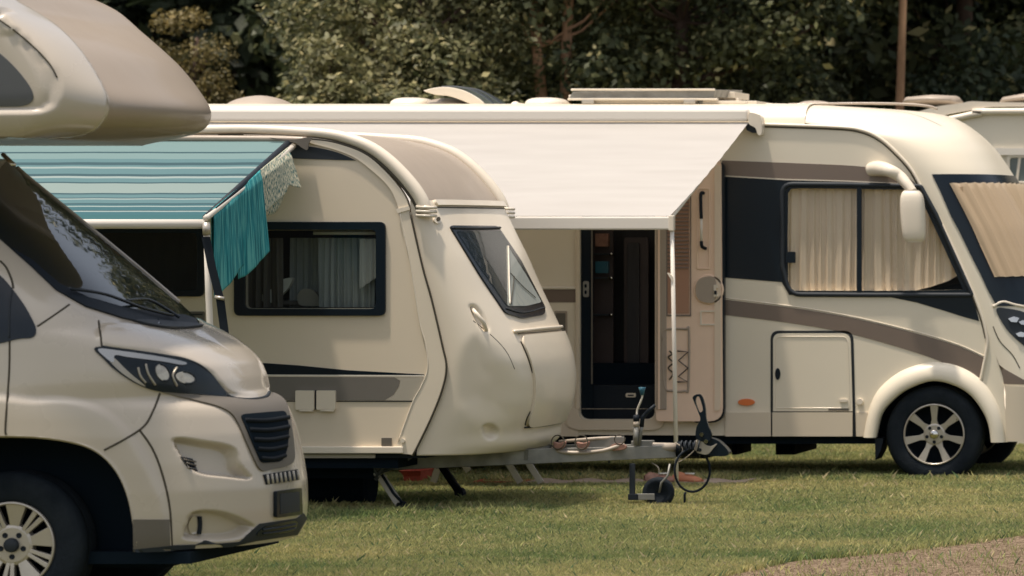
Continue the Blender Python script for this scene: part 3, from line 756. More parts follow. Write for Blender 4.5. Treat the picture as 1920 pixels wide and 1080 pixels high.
    plate('silver_stripe', [(741, 707.5), (796, 708), (793, 722), (776, 751), (723, 750.5), (739, 740.5), (749, 724.5), (751, 714)], Y0, 0.004, M['lightgrey'], root, off=0.004)
    plate('stripe_edge', [(-600, 748.5), (776, 751.5), (775, 753.5), (-600, 750.5)], Y0, 0.004, M['seamb'], root, off=0.0045)
    # sockets, reflector, lower rail
    for x in (556, 595.5):
        s = plate('socket_flap', rrect(x, 732, x + 35, 768, 2), Y0, 0.03, c, root, off=0.03, bevel=0.004)
        tube('flap_hinge', [P(x + 5, 770, Y0 - .022), P(x + 31, 770, Y0 - .022)], 0.008, M['trim'], s)
    plate('socket_gap', [(590, 732), (595.5, 732), (595.5, 768), (590, 768)], Y0, 0.004, M['seamb'], root, off=0.008)
    plate('side_reflector', rrect(716, 821, 735, 836, 1), Y0, 0.01, M['taupe'], root, off=0.012)
    lowb = MB(); lowb.box(PX(-600, Y0), PX(758, Y0), Y0 - 0.03, Y0 + 0.02, PZ(850, Y0), PZ(837, Y0)); lowb.build('skirt_rail', M['trim'], root, bevel=0.006)
    lb2 = MB(); lb2.box(PX(-600, Y0), PX(702, Y0), Y0 + 0.01, Y0 + 0.05, PZ(859, Y0), PZ(852, Y0)); lb2.build('floor_edge', M['lightgrey'], root)
    surf('screw', ell(757, 826, 4, 4, 12), plane(Y0), 0.03, 0.02, M['trim'], root, smooth=False)
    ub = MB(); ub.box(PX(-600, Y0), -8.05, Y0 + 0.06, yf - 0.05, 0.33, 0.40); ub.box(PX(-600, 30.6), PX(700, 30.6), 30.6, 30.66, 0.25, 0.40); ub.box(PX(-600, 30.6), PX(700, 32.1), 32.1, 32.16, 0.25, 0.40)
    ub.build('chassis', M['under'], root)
    mb = MB()
    mb.box(-13.2, -7.85, Y0 + 0.03, yf - 0.02, 0.40, 0.44); mb.build('floor', M['dark'], root)
    plate('rear_wall_side', [(-600, 838), (-600, 256), (600, 256), (760, 400), (770, 838)], yf, 0.03, M['cream_side'], root)
    # tow bar: two rails meeting at the coupling
    tip = Vector((PX(1270, 31.4), 31.4, 0.43))
    db = MB()
    for yy in (30.75, 32.05):
        a = Vector((PX(640, 30.75), yy, 0.345)); b = Vector((tip.x, 31.4 + (-0.05 if yy < 31 else 0.05), 0.365 + 0.03)); d = (b - a).normalized(); up = Vector((0, 0, 1)); sd_ = d.cross(up).normalized()
        vv = []
        for q, hh in ((a, 0.062), (b, 0.043)):
            for s1 in (-0.025, 0.025):
                for s2 in (-hh, hh): vv.append(q + sd_ * s1 + up * s2)
        db.add((vv, [(0, 1, 3, 2), (4, 6, 7, 5), (0, 4, 5, 1), (2, 3, 7, 6), (0, 2, 6, 4), (1, 5, 7, 3)]))
    tow = db.build('tow_bar', M['galv'], root, bevel=0.004)
    Yt = 31.33
    MB().box(PX(980, 31.2), PX(1000, 31.2), 31.05, 31.8, 0.35, 0.42).build('cross_member', M['galv'], tow)
    tube('bar_clamp', [P(1052, 846, 31.14), P(1052, 872, 31.14)], 0.006, M['dark2'], tow); tube('bar_clamp', [P(1142, 846, 31.22), P(1142, 868, 31.22)], 0.006, M['dark2'], tow)
    cp = MB()
    cp.add(tubevf([P(1200, 838, Yt), P(1232, 838, Yt), P(1268, 839, Yt)], [0.034, 0.03, 0.032], 12))
    cp.build('overrun_tube', M['hose'], tow, smooth=True)
    bm_ = MB(); bm_.box(PX(1186, Yt), PX(1224, Yt), Yt - .05, Yt + .06, PZ(846, Yt), PZ(826, Yt)); bm_.box(PX(1190, Yt), PX(1199, Yt), Yt - .055, Yt - .02, PZ(846, Yt), PZ(800, Yt)); bm_.build('brake_bracket', M['galv'], tow, bevel=0.003)
    pts = []; rr = []
    for k in range(29):
        t = k / 28; pts.append(P(1270 + 42 * t, 842 + 3 * t, Yt)); rr.append(0.046 + 0.011 * math.cos(k * PI))
    tube('rubber_gaiter', pts, rr, M['rubber'], tow, seg=16)
    hd = surf('coupling_head', sp2([(1306, 842), (1312, 828), (1326, 820), (1345, 824), (1358, 834), (1368, 846), (1366, 853), (1352, 855), (1325, 853), (1310, 851)], 5, True), plane(Yt), 0.045, 0.10, M['black'], tow, smooth=False, bevel=0.012, back=True)
    surf('coupling_plate', sp2([(1304, 834), (1310, 822), (1318, 818), (1322, 830), (1334, 836), (1347, 831), (1340, 840), (1330, 851), (1316, 850), (1308, 846)], 4, True), plane(Yt), 0.052, 0.012, M['alloy'], hd, smooth=False, bevel=0.003)
    ho = sp2([(1308, 820), (1309, 800), (1316, 786), (1312, 772), (1304, 752), (1302, 744), (1309, 739), (1318, 741), (1325, 760), (1327, 782), (1332, 800), (1337, 812), (1334, 826), (1322, 828)], 5, True)
    surf('coupling_handle', ho, plane(Yt), 0.058, 0.03, M['black'], hd, smooth=False, bevel=0.006, back=True, holes=[sp2([(1308, 745), (1314, 744), (1320, 762), (1320, 770), (1314, 772), (1308, 756)], 4, True)])
    for a, b in ((1319, 814), (1327, 827)): surf('bolt', ell(a, b, 4, 4, 14), plane(Yt), 0.068, 0.012, M['chrome'], hd, smooth=False)
    surf('bolt', ell(1315, 843, 3.5, 3.5, 12), plane(Yt), 0.060, 0.012, M['seamb'], hd, smooth=False)
    # handbrake lever, jockey wheel with its crank
    hbk = tube('handbrake_lever', [P(1198, 838, Yt - .06), P(1202, 806, Yt - .06), P(1204, 798, Yt - .06)], 0.012, M['galv'], tow)
    tube('lever_grip', [P(1203, 800, Yt - .06), P(1205, 783, Yt - .06), P(1214, 772, Yt - .06), P(1228, 760, Yt - .06)], [0.016, 0.015, 0.013, 0.011], M['dark'], hbk)
    jx = 1192
    jt = tube('jockey_tube', [P(jx, 835, Yt - .075), P(jx + 1, 800, Yt - .075)], 0.017, M['galv'], tow)
    tube('jockey_collar', [P(jx + 1, 800, Yt - .075), P(jx + 1, 790, Yt - .075)], 0.020, M['hose'], jt)
    tube('jockey_cap', [P(jx + 1, 790, Yt - .075), P(jx + 1, 778, Yt - .075)], 0.021, M['dark'], jt)
    tube('crank_handle', smooth_path([P(jx + 2, 778, Yt - .075), P(jx + 3, 768, Yt - .075), P(jx + 7, 758, Yt - .09), P(jx + 12, 745, Yt - .10), P(jx + 12, 738, Yt - .10)], 5), 0.0065, M['whitebar'], jt)
    tube('crank_knob', [P(jx + 12, 741, Yt - .10), P(jx + 12, 733, Yt - .10), P(jx + 12, 726, Yt - .10)], [0.013, 0.018, 0.026], M['bluecap'], jt, seg=14)
    leg = MB(); leg.box(PX(1185, Yt), PX(1195, Yt), Yt - .09, Yt - .06, PZ(936, Yt), PZ(868, Yt)); leg.box(PX(1183, Yt), PX(1203, Yt), Yt - .1, Yt - .03, PZ(936, Yt), PZ(925, Yt)); leg.build('jockey_leg', M['dark2'], jt, bevel=0.003)
    MB().box(PX(1200, Yt), PX(1233, Yt), Yt - .10, Yt - .085, PZ(936, Yt), PZ(924, Yt)).build('jockey_fork', M['galv'], jt, bevel=0.003)
    v, f = lathe([(0.0, 0.02), (0.03, 0.0), (0.06, 0.0), (0.075, -0.012), (0.10, -0.008), (0.107, 0.008), (0.107, 0.05), (0.10, 0.066), (0.0, 0.066)], P(1233, 924, Yt - .08), 36); obj('jockey_wheel', v, f, M['rubber'], jt, smooth=True)
    tube('axle_fork', [P(1236, 924, Yt - .1), P(1240, 905, Yt - .1), P(1252, 892, Yt - .1), P(1256, 870, Yt - .08)], 0.008, M['galv'], jt)
    # breakaway cable and electrics lead
    loop = []
    for k in range(40):
        t = 2 * PI * k / 39; loop.append(P(1298 + 33 * math.sin(t), 880 - 40 * math.cos(t) + 2, Yt - 0.05 + 0.06 * math.sin(t)))
    tube('electric_lead', loop, 0.0085, M['rubber'], tow)
    coil = []
    for k in range(90):
        t = k / 89; a = t * 2 * PI * 5; coil.append(P(1272 + 42 * t, 836 + 9 * math.sin(a), Yt - 0.05 + 0.035 * math.cos(a)))
    tube('coiled_lead', coil, 0.006, M['dark2'], tow)
    tube('breakaway_cable', smooth_path([P(1266, 830, Yt - .06), P(1280, 842, Yt - .07), P(1272, 866, Yt - .07), P(1300, 846, Yt - .07), P(1306, 826, Yt - .06)], 6), 0.004, M['hose'], tow)
    tube('breakaway_cable', smooth_path([P(1222, 868, Yt), P(1234, 876, Yt - .03), P(1236, 888, Yt - .03)], 6), 0.004, M['hose'], tow)
    # bars, clamps and rings lying on the tow bar
    Yr = 31.12
    tube('stabiliser_bar', [P(1048, 828, Yr + .05), P(1120, 822, Yr + .08), P(1165, 820, Yr + .1)], 0.011, M['hose'], tow)
    surf('support_plate', sp2([(1095, 826), (1168, 819), (1160, 836), (1120, 842), (1096, 843)], 4, True), plane(Yr + .08), 0, 0.02, M['galv'], tow, smooth=False, bevel=0.003)
    tube('gas_hose', smooth_path([P(1034, 840, Yr), P(1050, 847, Yr), P(1090, 849, Yr), P(1130, 845, Yr), P(1160, 836, Yr + .03), P(1170, 834, Yr + .05)], 6), 0.013, M['hose'], tow)
    for a in (1040, 1084):
        surf('rusty_clamp', sp2([(a - 4, 829), (a + 8, 831), (a + 20, 828), (a + 14, 841), (a + 2, 843)], 3, True), plane(Yr - .03), 0, 0.05, M['rust'], tow, smooth=False, bevel=0.006, back=True)
        ring = [P(a + 6 + 12 * math.sin(t), 829 - 13 * math.cos(t), Yr - .05 + .01 * math.cos(t)) for t in np.linspace(0, 2 * PI, 24)]
        tube('clamp_ring', ring, 0.004, M['seam'], tow)
    surf('rusty_clamp', sp2([(1142, 840), (1152, 832), (1170, 834), (1172, 842), (1150, 845)], 3, True), plane(Yr + .02), 0, 0.05, M['rust'], tow, smooth=False, bevel=0.006, back=True)
    tube('clamp_ring', [P(1162 + 10 * math.sin(t), 824 - 9 * math.cos(t), Yr + .02) for t in np.linspace(0, 2 * PI, 20)], 0.0035, M['seam'], tow)
    # corner steadies
    for yy, k in ((30.62, 0), (32.2, 1)):
        s = (XV + F * 0) and 1
        def Q(px, py): p = P(px, py, 30.62); p.y = yy; return p
        st = MB()
        a, b = Q(712, 892), Q(748, 946); d = (b - a).normalized(); sdv = Vector((d.z, 0, -d.x)) * 0.026
        vv = [a - sdv, a + sdv, b + sdv, b - sdv]; vv = vv + [x + Vector((0, .035, 0)) for x in vv]
        st.add((vv, [(0, 1, 2, 3), (7, 6, 5, 4), (0, 4, 5, 1), (1, 5, 6, 2), (2, 6, 7, 3), (3, 7, 4, 0)]))
        so = st.build('corner_steady', M['silverlegs'] if k == 0 else M['dark'], root, bevel=0.003)
        tube('steady_strut', [Q(704, 900), Q(716, 880), Q(735, 852)], 0.014, M['steelgrey'], so); tube('steady_strut', [Q(706, 888), Q(740, 876), Q(775, 854)], 0.012, M['steelgrey'], so)
        tube('steady_strut', [Q(685, 885), Q(700, 888), Q(712, 893)], 0.012, M['silverlegs'] if k == 0 else M['dark'], so); tube('steady_strut', [Q(690, 862), Q(700, 878), Q(708, 892)], 0.014, M['steelgrey'], so)
        tube('steady_strut', [Q(716, 890), Q(738, 925), Q(756, 944)], 0.010, M['dark'], so)
        v, f = lathe([(0, 0)] * 1 + [(0.03, 0), (0.04, 0.02), (0.04, 0.05), (0.0, 0.05)], Q(750, 950), 16); obj('steady_foot', v, f, M['dark'], so)
    # wheels well back under the body, hidden behind the camper
    for yy in (30.38, 32.2): wheel(root, (PX(60, 30.4), yy, 0.31), 0.32, 0.19, 0.18, 'ten')
    # ---- striped sun canopy
    Yb = 28.5
    A = [PX(-500, Y0), PX(542, Y0)]; zt = PZ(262, Y0) ; zb = PZ(411, Yb); Bx = [PX(-700, Yb), PX(384, Yb)]
    nu, nv = 120, 44; V = []; Fc = []; UV = []
    for i in range(nu + 1):
        for j in range(nv + 1):
            u, t = i / nu, j / nv
            x = (A[0] + (A[1] - A[0]) * u) * (1 - t) + (Bx[0] + (Bx[1] - Bx[0]) * u) * t
            y = Y0 - 0.03 + (Yb - Y0 + .03) * t; z = zt + (zb - zt) * t
            z -= 0.035 * math.sin(PI * t) ; z += 0.0015 * math.sin(x * 5 + 4 * t) * math.sin(PI * min(1, t * 1.4)) + 0.001 * math.sin(x * 17 + 2)*math.sin(PI*t)
            V.append((x, y, z)); UV.append(t)
    for i in range(nu):
        for j in range(nv): a = i * (nv + 1) + j; Fc.append((a, a + 1, a + nv + 2, a + nv + 1))
    mt = bpy.data.materials.new('teal_striped_canvas'); mt.use_nodes = True; nt = mt.node_tree; bs = nt.nodes['Principled BSDF']; bs.inputs['Roughness'].default_value = 0.8
    at = nt.nodes.new('ShaderNodeAttribute'); at.attribute_name = 'stripe'; rp_ = nt.nodes.new('ShaderNodeValToRGB'); nt.links.new(at.outputs['Fac'], rp_.inputs[0]); nt.links.new(rp_.outputs[0], bs.inputs[0])
    tl = nt.nodes.new('ShaderNodeBsdfTranslucent'); mx = nt.nodes.new('ShaderNodeMixShader'); mx.inputs[0].default_value = 0.2
    nt.links.new(rp_.outputs[0], tl.inputs[0]); nt.links.new(bs.outputs[0], mx.inputs[1]); nt.links.new(tl.outputs[0], mx.inputs[2]); nt.links.new(mx.outputs[0], nt.nodes['Material Output'].inputs[0])
    pale, mid, drk, wht, teal = (.155, .25, .25), (.085, .18, .195), (.025, .075, .09), (.26, .33, .32), (.026, .11, .13)
    stops = [(0, pale), (.13, drk), (.145, pale), (.21, mid), (.25, drk), (.28, mid), (.30, wht), (.32, mid), (.38, drk), (.41, wht), (.43, mid), (.48, drk), (.495, (.22, .29, .275)), (.62, drk), (.64, mid), (.68, drk), (.695, wht), (.71, mid), (.76, drk), (.78, teal), (.80, wht), (.815, teal), (.86, drk), (.875, wht), (.89, teal), (.93, (.022, .11, .12))]
    stops = stops[:31]
    cr = rp_.color_ramp; cr.interpolation = 'CONSTANT'
    while len(cr.elements) < len(stops): cr.elements.new(0.5)
    for e, (p_, c_) in zip(cr.elements, stops): pass
    for k, (p_, c_) in enumerate(stops): cr.elements[k].position = p_; cr.elements[k].color = (*c_, 1)
    cv = obj('canopy_fabric', V, Fc, mt, root, smooth=True)
    cv.data.attributes.new('stripe', 'FLOAT', 'POINT').data.foreach_set('value', UV)
    tube('canopy_bar', [P(-700, 420, Yb), P(385, 420, Yb)], 0.030, M['whitebar'], cv, seg=12)
    tube('canopy_roll', smooth_path([P(-500, 259, Y0 - .05), P(200, 259, Y0 - .05), P(480, 260, Y0 - .05), P(575, 262, Y0 - .05)], 5), 0.020, M['tan'], cv)
    # loose folded corner of the cloth
    surf('loose_flap', sp2([(505, 258), (545, 262), (583, 257), (579, 268), (576, 281), (566, 277), (553, 268), (530, 265)], 4, True), plane(Y0 - .09), 0, 0.012, M['taupe'], cv, smooth=False, back=True)
    tube('canopy_hem', [P(543, 266, Y0 - .04), P(386, 408, Yb)], 0.022, M['dark'], cv)
    tube('canopy_rafter', [P(550, 274, Y0 - .05), P(480, 333, 29.5), P(386, 409, Yb - .02)], 0.020, M['whitebar'], cv)
    lg = tube('canopy_leg', [P(387, 420, Yb), P(391, 550, Yb), P(395, 640, Yb), Vector((PX(398, Yb), Yb, 0))], 0.021, M['whitebar'], cv)
    tube('leg_joint', [P(386, 418, Yb - .01), P(388, 440, Yb - .02)], 0.026, M['alloy'], lg)
    for pts in ([(386, 444, .012), (397, 500, .012), (411, 555, .02), (413, 562, .02), (422, 630, .02), (432, 700, .02)],):
        Vr = []; Fr = []
        for i, (a, b, _) in enumerate(pts):
            for s_ in (-1, 1):
                Vr.append(P(a + s_ * 8, b, Yb - .03)); Vr.append(P(a + s_ * 8, b, Yb - .027))
        for i in range(len(pts) - 1): b = 4 * i; Fr += [(b, b + 2, b + 6, b + 4), (b + 1, b + 5, b + 7, b + 3), (b, b + 4, b + 5, b + 1), (b + 2, b + 3, b + 7, b + 6)]
        obj('storm_strap', Vr, Fr, M['dark'], lg)
    tube('strap_buckle', [P(403, 557, Yb - .035), P(420, 560, Yb - .035)], 0.012, M['alloy'], lg)
    return root
build_caravan()

# ------------------------------------------------------------------ towels over the canopy rafter
def stripes_mat(name, ca, cb, cc, sc):
    m = bpy.data.materials.new(name); m.use_nodes = True; nt = m.node_tree; b = nt.nodes['Principled BSDF']; b.inputs['Roughness'].default_value = 0.95
    at = nt.nodes.new('ShaderNodeAttribute'); at.attribute_name = 'uvw'
    mp = nt.nodes.new('ShaderNodeMapping'); mp.inputs['Scale'].default_value = (sc, 0.8 if sc < 12 else 9.0, 1)
    n = nt.nodes.new('ShaderNodeTexNoise'); n.inputs['Scale'].default_value = 1.0; n.inputs['Detail'].default_value = 3
    r = nt.nodes.new('ShaderNodeValToRGB'); r.color_ramp.elements[0].position = 0.40; r.color_ramp.elements[0].color = (*ca, 1)
    r.color_ramp.elements[1].position = 0.60; r.color_ramp.elements[1].color = (*cc, 1); e = r.color_ramp.elements.new(0.5); e.color = (*cb, 1)
    L = nt.links.new; L(at.outputs['Vector'], mp.inputs[0]); L(mp.outputs[0], n.inputs[0]); L(n.outputs['Fac'], r.inputs[0]); L(r.outputs[0], b.inputs[0])
    n2 = nt.nodes.new('ShaderNodeTexNoise'); n2.inputs['Scale'].default_value = 220; bp = nt.nodes.new('ShaderNodeBump'); bp.inputs['Strength'].default_value = 0.6; bp.inputs['Distance'].default_value = 0.004
    tc = nt.nodes.new('ShaderNodeTexCoord'); L(tc.outputs['Object'], n2.inputs[0]); L(n2.outputs['Fac'], bp.inputs['Height']); L(bp.outputs[0], b.inputs['Normal'])
    return m
def towel(name, label, t0, t1, lens, back, m, drift, seed, amp=0.012):
    A = P(550, 274, 30.25); B = P(386, 409, 28.48); r = random.Random(seed)
    W = (B - A).length * abs(t1 - t0); nu, nv = 46, 34; V = []; Fc = []; UV = []
    ph = [r.uniform(0, 6) for _ in range(4)]
    d = (B - A).normalized(); out = Vector((1, 0.9, 0)).normalized()
    for i in range(nu + 1):
        u = i / nu; T = A.lerp(B, t0 + (t1 - t0) * u) ; Lf = float(np.interp(u, [q[0] for q in lens], [q[1] for q in lens]))
        for j in range(-10, nv + 1):
            if j < 0: s = -j / 10 * back * (0.8 + 0.2 * math.sin(5 * u)); sg = -1
            else: s = j / nv * Lf; sg = 1
            sp = min(1, s / 0.06)
            fold = amp * (0.35 + 1.1 * s / 0.5) * (math.sin(u * 9 + ph[0] + s * 2) + 0.25 * math.sin(u * 23 + ph[1] - s))
            # drapes over the pole: front side towards the camera
            p = Vector((T.x + drift * s * u + 0.02 * sg * sp, T.y - 0.03 * sg * sp, T.z + 0.024 - s))
            p += Vector((0.55, -0.83, 0)) * fold * sp * 0.8
            V.append(tuple(p)); UV += [u * W * 10, s * 4 * sg, 0]
    C = nv + 11
    for i in range(nu):
        for j in range(C - 1): a = i * C + j; Fc.append((a, a + 1, a + C + 1, a + C))
    o = obj(name, V, Fc, m, None, smooth=True, origin=(A.lerp(B, (t0 + t1) / 2)))
    o.data.attributes.new('uvw', 'FLOAT_VECTOR', 'POINT').data.foreach_set('vector', UV)
    s = o.modifiers.new('thick', 'SOLIDIFY'); s.thickness = 0.004
    return tag(o, label, 'towel')
tq = stripes_mat('turquoise_towelling', (.008, .15, .175), (.012, .23, .26), (.11, .40, .38), 7)
tq2 = stripes_mat('turquoise_towelling_two', (.008, .15, .175), (.012, .23, .26), (.11, .40, .38), 6)
pt = stripes_mat('patterned_towelling', (.02, .13, .15), (.42, .42, .30), (.72, .66, .50), 13)
towel('towel', 'turquoise striped towel hanging lowest, beside the white canopy leg', 0.93, 0.66, [(0, .56), (.15, .57), (.5, .54), (.8, .50), (1, .49)], 0.36, tq, 0.08, 3)
towel('towel', 'turquoise striped towel hanging next to the patterned cloth', 0.655, 0.395, [(0, .58), (.2, .59), (.5, .57), (.8, .55), (1, .53)], 0.42, tq2, 0.10, 9)
towel('towel', 'small cream and green patterned towel at the top end of the canopy pole', 0.39, 0.07, [(0, .30), (.3, .27), (.6, .25), (.75, .21), (.85, .24), (1, .27)], 0.34, pt, 0.30, 5, 0.008)

# ================================================================== 3. integrated motorhome with white awning
def build_motorhome():
    Y0, yc, yf = 34.6, 35.75, 36.9
    root = thing('motorhome', 'large ivory motorhome with brown stripes, white awning and open entrance door', 'motorhome', (-8.5, yc, 0))
    c = M['motor']
    xsb = [(232, 1500), (238, 1567), (244, 1616), (260, 1651), (287, 1682), (318, 1709), (358, 1731), (424, 1767), (509, 1807), (584, 1838), (640, 1858), (700, 1880), (740, 1888), (829, 1889)]
    pil = sp2([(p[1], p[0]) for p in xsb], 5)
    arch_in = [(1860, 829), (1856, 800), (1845, 772), (1821, 740), (1788, 721), (1749, 714), (1706, 728), (1677, 748), (1653, 777), (1643, 820)]
    outer = [(60, 232)] + pil + sp2(arch_in, 5) + [(1600, 818), (1060, 815), (60, 815)]
    opening = rpoly([(1088, 300, 0), (1228, 300, 0), (1228, 786, 18), (1088, 786, 18)], 18)
    win = sp2([(1478, 362), (1484, 354), (1500, 353), (1600, 354), (1718, 356), (1740, 400), (1768, 460), (1806, 543), (1700, 545), (1490, 545), (1478, 536), (1477, 450)], 1, True)
    plate('side_wall', outer, Y0, 0.05, c, root, holes=[opening, win])
    # front cap + roof
    silp = [(199, 1560), (200, 1640), (202, 1690), (205, 1742), (215, 1782), (235, 1818), (258, 1848), (285, 1873), (318, 1895), (360, 1919), (430, 1957), (520, 1998), (600, 2025), (700, 2045), (840, 2045)]
    zsn = sorted([(H - (p[0] - 430) / 245.66, p[1]) for p in xsb])
    spec = []
    for py, px in silp:
        z = H - (py - YH) / 238.0; z_ = z - DH
        xs = PX(float(np.interp(z, [q[0] for q in zsn], [q[1] for q in zsn])), Y0)
        if z_ > 2.69: xs = PX(float(np.interp(z_, [2.69, 2.86], [1500, 1420])), Y0)
        wd = float(np.interp(z_, [2.60, 2.74, 2.80, 2.835, 2.862], [1.15, 1.12, 1.06, 0.98, 0.80]))
        n = float(np.interp(z_, [0.3, 2.3, 2.7, 2.86], [2.6, 2.6, 2.3, 2.2]))
        spec.append((z, xs, px, wd, n))
    sh = Shell(solve_rows(spec, yc), yc, 0.03)
    G = sh.grid(130, np.r_[np.linspace(0.31, 2.6, 120), np.linspace(2.6, sh.Z[-1], 40)[1:]])
    arxz = [(PX(a, Y0 + .03), PZ(b, Y0 + .03)) for a, b in sp2([(1870, 860), (1862, 829), (1856, 800), (1845, 772), (1821, 740), (1788, 721), (1749, 714), (1706, 728), (1677, 748), (1653, 777), (1643, 860)], 5)]
    vf = gridvf(G, cut=[(arxz, yc)])
    obj('front_cap', vf[0], vf[1], c, root, smooth=True)
    full = gridvf(G); m = hcam(bvh_of(full)); fm = sh.mapf
    # roof section behind the cap
    prof = [(-1.15, 2.60), (-1.12, 2.74), (-1.06, 2.80), (-0.98, 2.835), (-0.80, 2.858), (-0.4, 2.872), (0, 2.877), (0.4, 2.872), (0.80, 2.858), (0.98, 2.835), (1.06, 2.80), (1.12, 2.74), (1.15, 2.60)]
    V = []; Fc = []; xsn = [PX(60, Y0), PX(1508, Y0)]
    prof2 = [(p.x, p.y) for p in smooth_path([(a, b, 0) for a, b in prof], 4)]
    for x in xsn: V += [(x, yc + a * .996, b + DH - .004) for a, b in prof2]
    k = len(prof2)
    for i in range(k - 1): Fc.append((i, i + 1, k + i + 1, k + i))
    rf = obj('roof', V, Fc, c, root, smooth=True)
    # mouldings
    l1 = [(1425, 233), (1567, 238), (1616, 244), (1651, 260), (1682, 287), (1709, 318), (1731, 358), (1767, 424), (1807, 509), (1838, 584), (1850, 630), (1850, 656), (1838, 716)]
    seam('cap_moulding', l1, plane(Y0 - 0.004), 0.013, M['trim'], root)
    seam('cap_gap', [(a - 2.5, b + 4.5) for a, b in l1[:-2]], plane(Y0), 0.005, M['seam'], root, push=0.004)
    l2 = [(1427, 206), (1567, 207), (1624, 213), (1669, 233), (1704, 264), (1731, 296), (1750, 330), (1788, 410), (1830, 500), (1862, 575)]
    seam('cap_crease', [(1862, 612), (1875, 640), (1898, 665), (1912, 690)], m, 0.004, M['seam'], root)
    # stripes and black window band
    plate('brown_stripe', sp2([(1354, 301), (1495, 306), (1624, 313), (1700, 330)], 5) + sp2([(1726, 352), (1691, 344), (1589, 340), (1473, 337), (1354, 330)], 5), Y0, 0.004, M['brown'], root, off=0.004)
    plate('pinstripe', [(1354, 330.5), (1473, 337.5), (1589, 340.5), (1700, 345.5), (1700, 343.8), (1589, 338.6), (1473, 335.5), (1354, 328.5)], Y0, 0.004, M['trim'], root, off=0.006)
    band = [(1354, 331), (1473, 338), (1589, 341), (1726, 347), (1745, 385), (1772, 440), (1808, 515), (1824, 553), (1836, 602), (1806, 594), (1775, 584), (1718, 567), (1658, 555), (1480, 553), (1466, 529), (1354, 520)]
    plate('black_band', band, Y0, 0.004, M['black'], root, off=0.004, holes=[win])
    low = [(1354, 561), (1484, 577), (1560, 589), (1629, 603), (1725, 627), (1797, 649), (1848, 672)]
    lowb = [(1842, 716), (1764, 678), (1701, 656), (1640, 638), (1581, 623), (1510, 610), (1446, 601), (1354, 590)]
    plate('brown_stripe', sp2(low, 5) + sp2(lowb, 5), Y0, 0.004, M['brown'], root, off=0.004)
    seam('stripe_line', [(a, b - 3) for a, b in low], plane(Y0), 0.004, M['trim'], root, push=0.003)
    surf('brown_stripe', sp2([(1852, 675), (1884, 692), (1930, 718), (1960, 735), (1930, 722), (1880, 720), (1845, 716)], 3, True), m, 0.004, 0.004, M['brown'], root, step=8)
    plate('brown_stripe', [(60, 541), (1085, 541), (1085, 567), (60, 567)], Y0, 0.004, M['brown'], root, off=0.004)
    tube('waist_moulding', [P(60, 538, Y0 - .006), P(1085, 540, Y0 - .006)], 0.012, M['trim'], root)
    # side window: frame, panes, curtains
    fr = rpoly([(1467, 345, 20), (1590, 346, 2), (1726, 349, 4), (1755, 402, 2), (1823, 553, 3), (1640, 553, 2), (1480, 552, 22), (1468, 500, 2)], 14)
    wf = frame_tube('side_window', fr, plane(Y0), 0.018, M['dark2'], root, push=0.008, flat=0.8)
    gl = [(1476, 362), (1484, 352), (1600, 352), (1720, 354), (1745, 402), (1775, 470), (1810, 546), (1490, 547), (1476, 536)]
    plate('window_pane', gl, Y0, 0.004, M['window_c'], wf, off=-0.006)
    plate('window_divider', [(1607, 348), (1616, 348), (1616, 550), (1607, 550)], Y0, 0.02, M['black'], wf, off=0.014)
    plate('window_latch', rrect(1474, 472, 1492, 493, 2), Y0, 0.02, M['black'], wf, off=0.018, bevel=0.003)
    curtain('curtain', 1476, 1610, 350, 549, Y0 + 0.045, 0.012, 17, M['curtain'], wf, n=150)
    curtain('curtain', 1612, 1806, 350, lambda x: float(np.interp(x, [1612, 1715, 1745, 1780, 1802], [548, 545, 538, 526, 512])), Y0 + 0.05, 0.013, 19, M['curtain'], wf, n=220)
    plate('interior', [(1440, 340), (1850, 340), (1850, 570), (1440, 570)], Y0 + 0.5, 0.01, M['wood'], wf)
    plate('dashboard', [(1690, 549), (1760, 541), (1815, 527), (1824, 548), (1800, 551)], Y0 + 0.2, 0.2, M['dark'], wf)
    # entrance: dark room behind the opening
    en = MB(); x0, x1, z0, z1 = PX(1086, Y0), PX(1230, Y0), PZ(788, Y0), 2.58; D = 0.75
    en.v += [(x0, Y0 + .05, z0), (x1, Y0 + .05, z0), (x1, Y0 + .05, z1), (x0, Y0 + .05, z1), (x0 - .2, Y0 + D, z0), (x1 + .2, Y0 + D, z0), (x1 + .2, Y0 + D, z1), (x0 - .2, Y0 + D, z1)]
    en.f += [(4, 5, 6, 7), (0, 1, 5, 4), (1, 2, 6, 5), (2, 3, 7, 6), (3, 0, 4, 7)]
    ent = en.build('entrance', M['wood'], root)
    plate('door_jamb', [(1088, 430), (1111, 430), (1111, 786), (1088, 786)], Y0 + .02, 0.04, M['black'], ent)
    plate('jamb_line', [(1108.5, 430), (1111, 430), (1111, 720), (1108.5, 720)], Y0 + .012, 0.008, M['taupe'], ent)
    plate('lock_plate', rrect(1093, 527, 1104, 557, 4), Y0 + .012, 0.01, M['galv'], ent)
    for a in (536, 548): surf('lock_hole', ell(1098, a, 2.4, 4, 10), plane(Y0 + .01), 0, 0.004, M['black'], ent, smooth=False)
    Ys = Y0 + 0.3
    plate('cupboard', [(1112, 430), (1150, 430), (1150, 720), (1112, 720)], Ys + .08, 0.02, M['wood2'], ent)
    for y in (475, 520, 589):
        s = plate('shelf', [(1112, y), (1148, y), (1148, y + 3), (1112, y + 3)], Ys, 0.1, M['dark2'], ent)
        tube('shelf_knob', [P(1143, y + 1, Ys - .02), P(1149, y + 1, Ys - .02)], 0.012, M['chrome'], s)
    plate('shelf_item', rrect(1116, 438, 1140, 462, 2), Ys + .03, 0.05, M['rust'], ent); plate('shelf_item', rrect(1116, 490, 1140, 512, 2), Ys + .03, 0.05, M['bluecap'], ent)
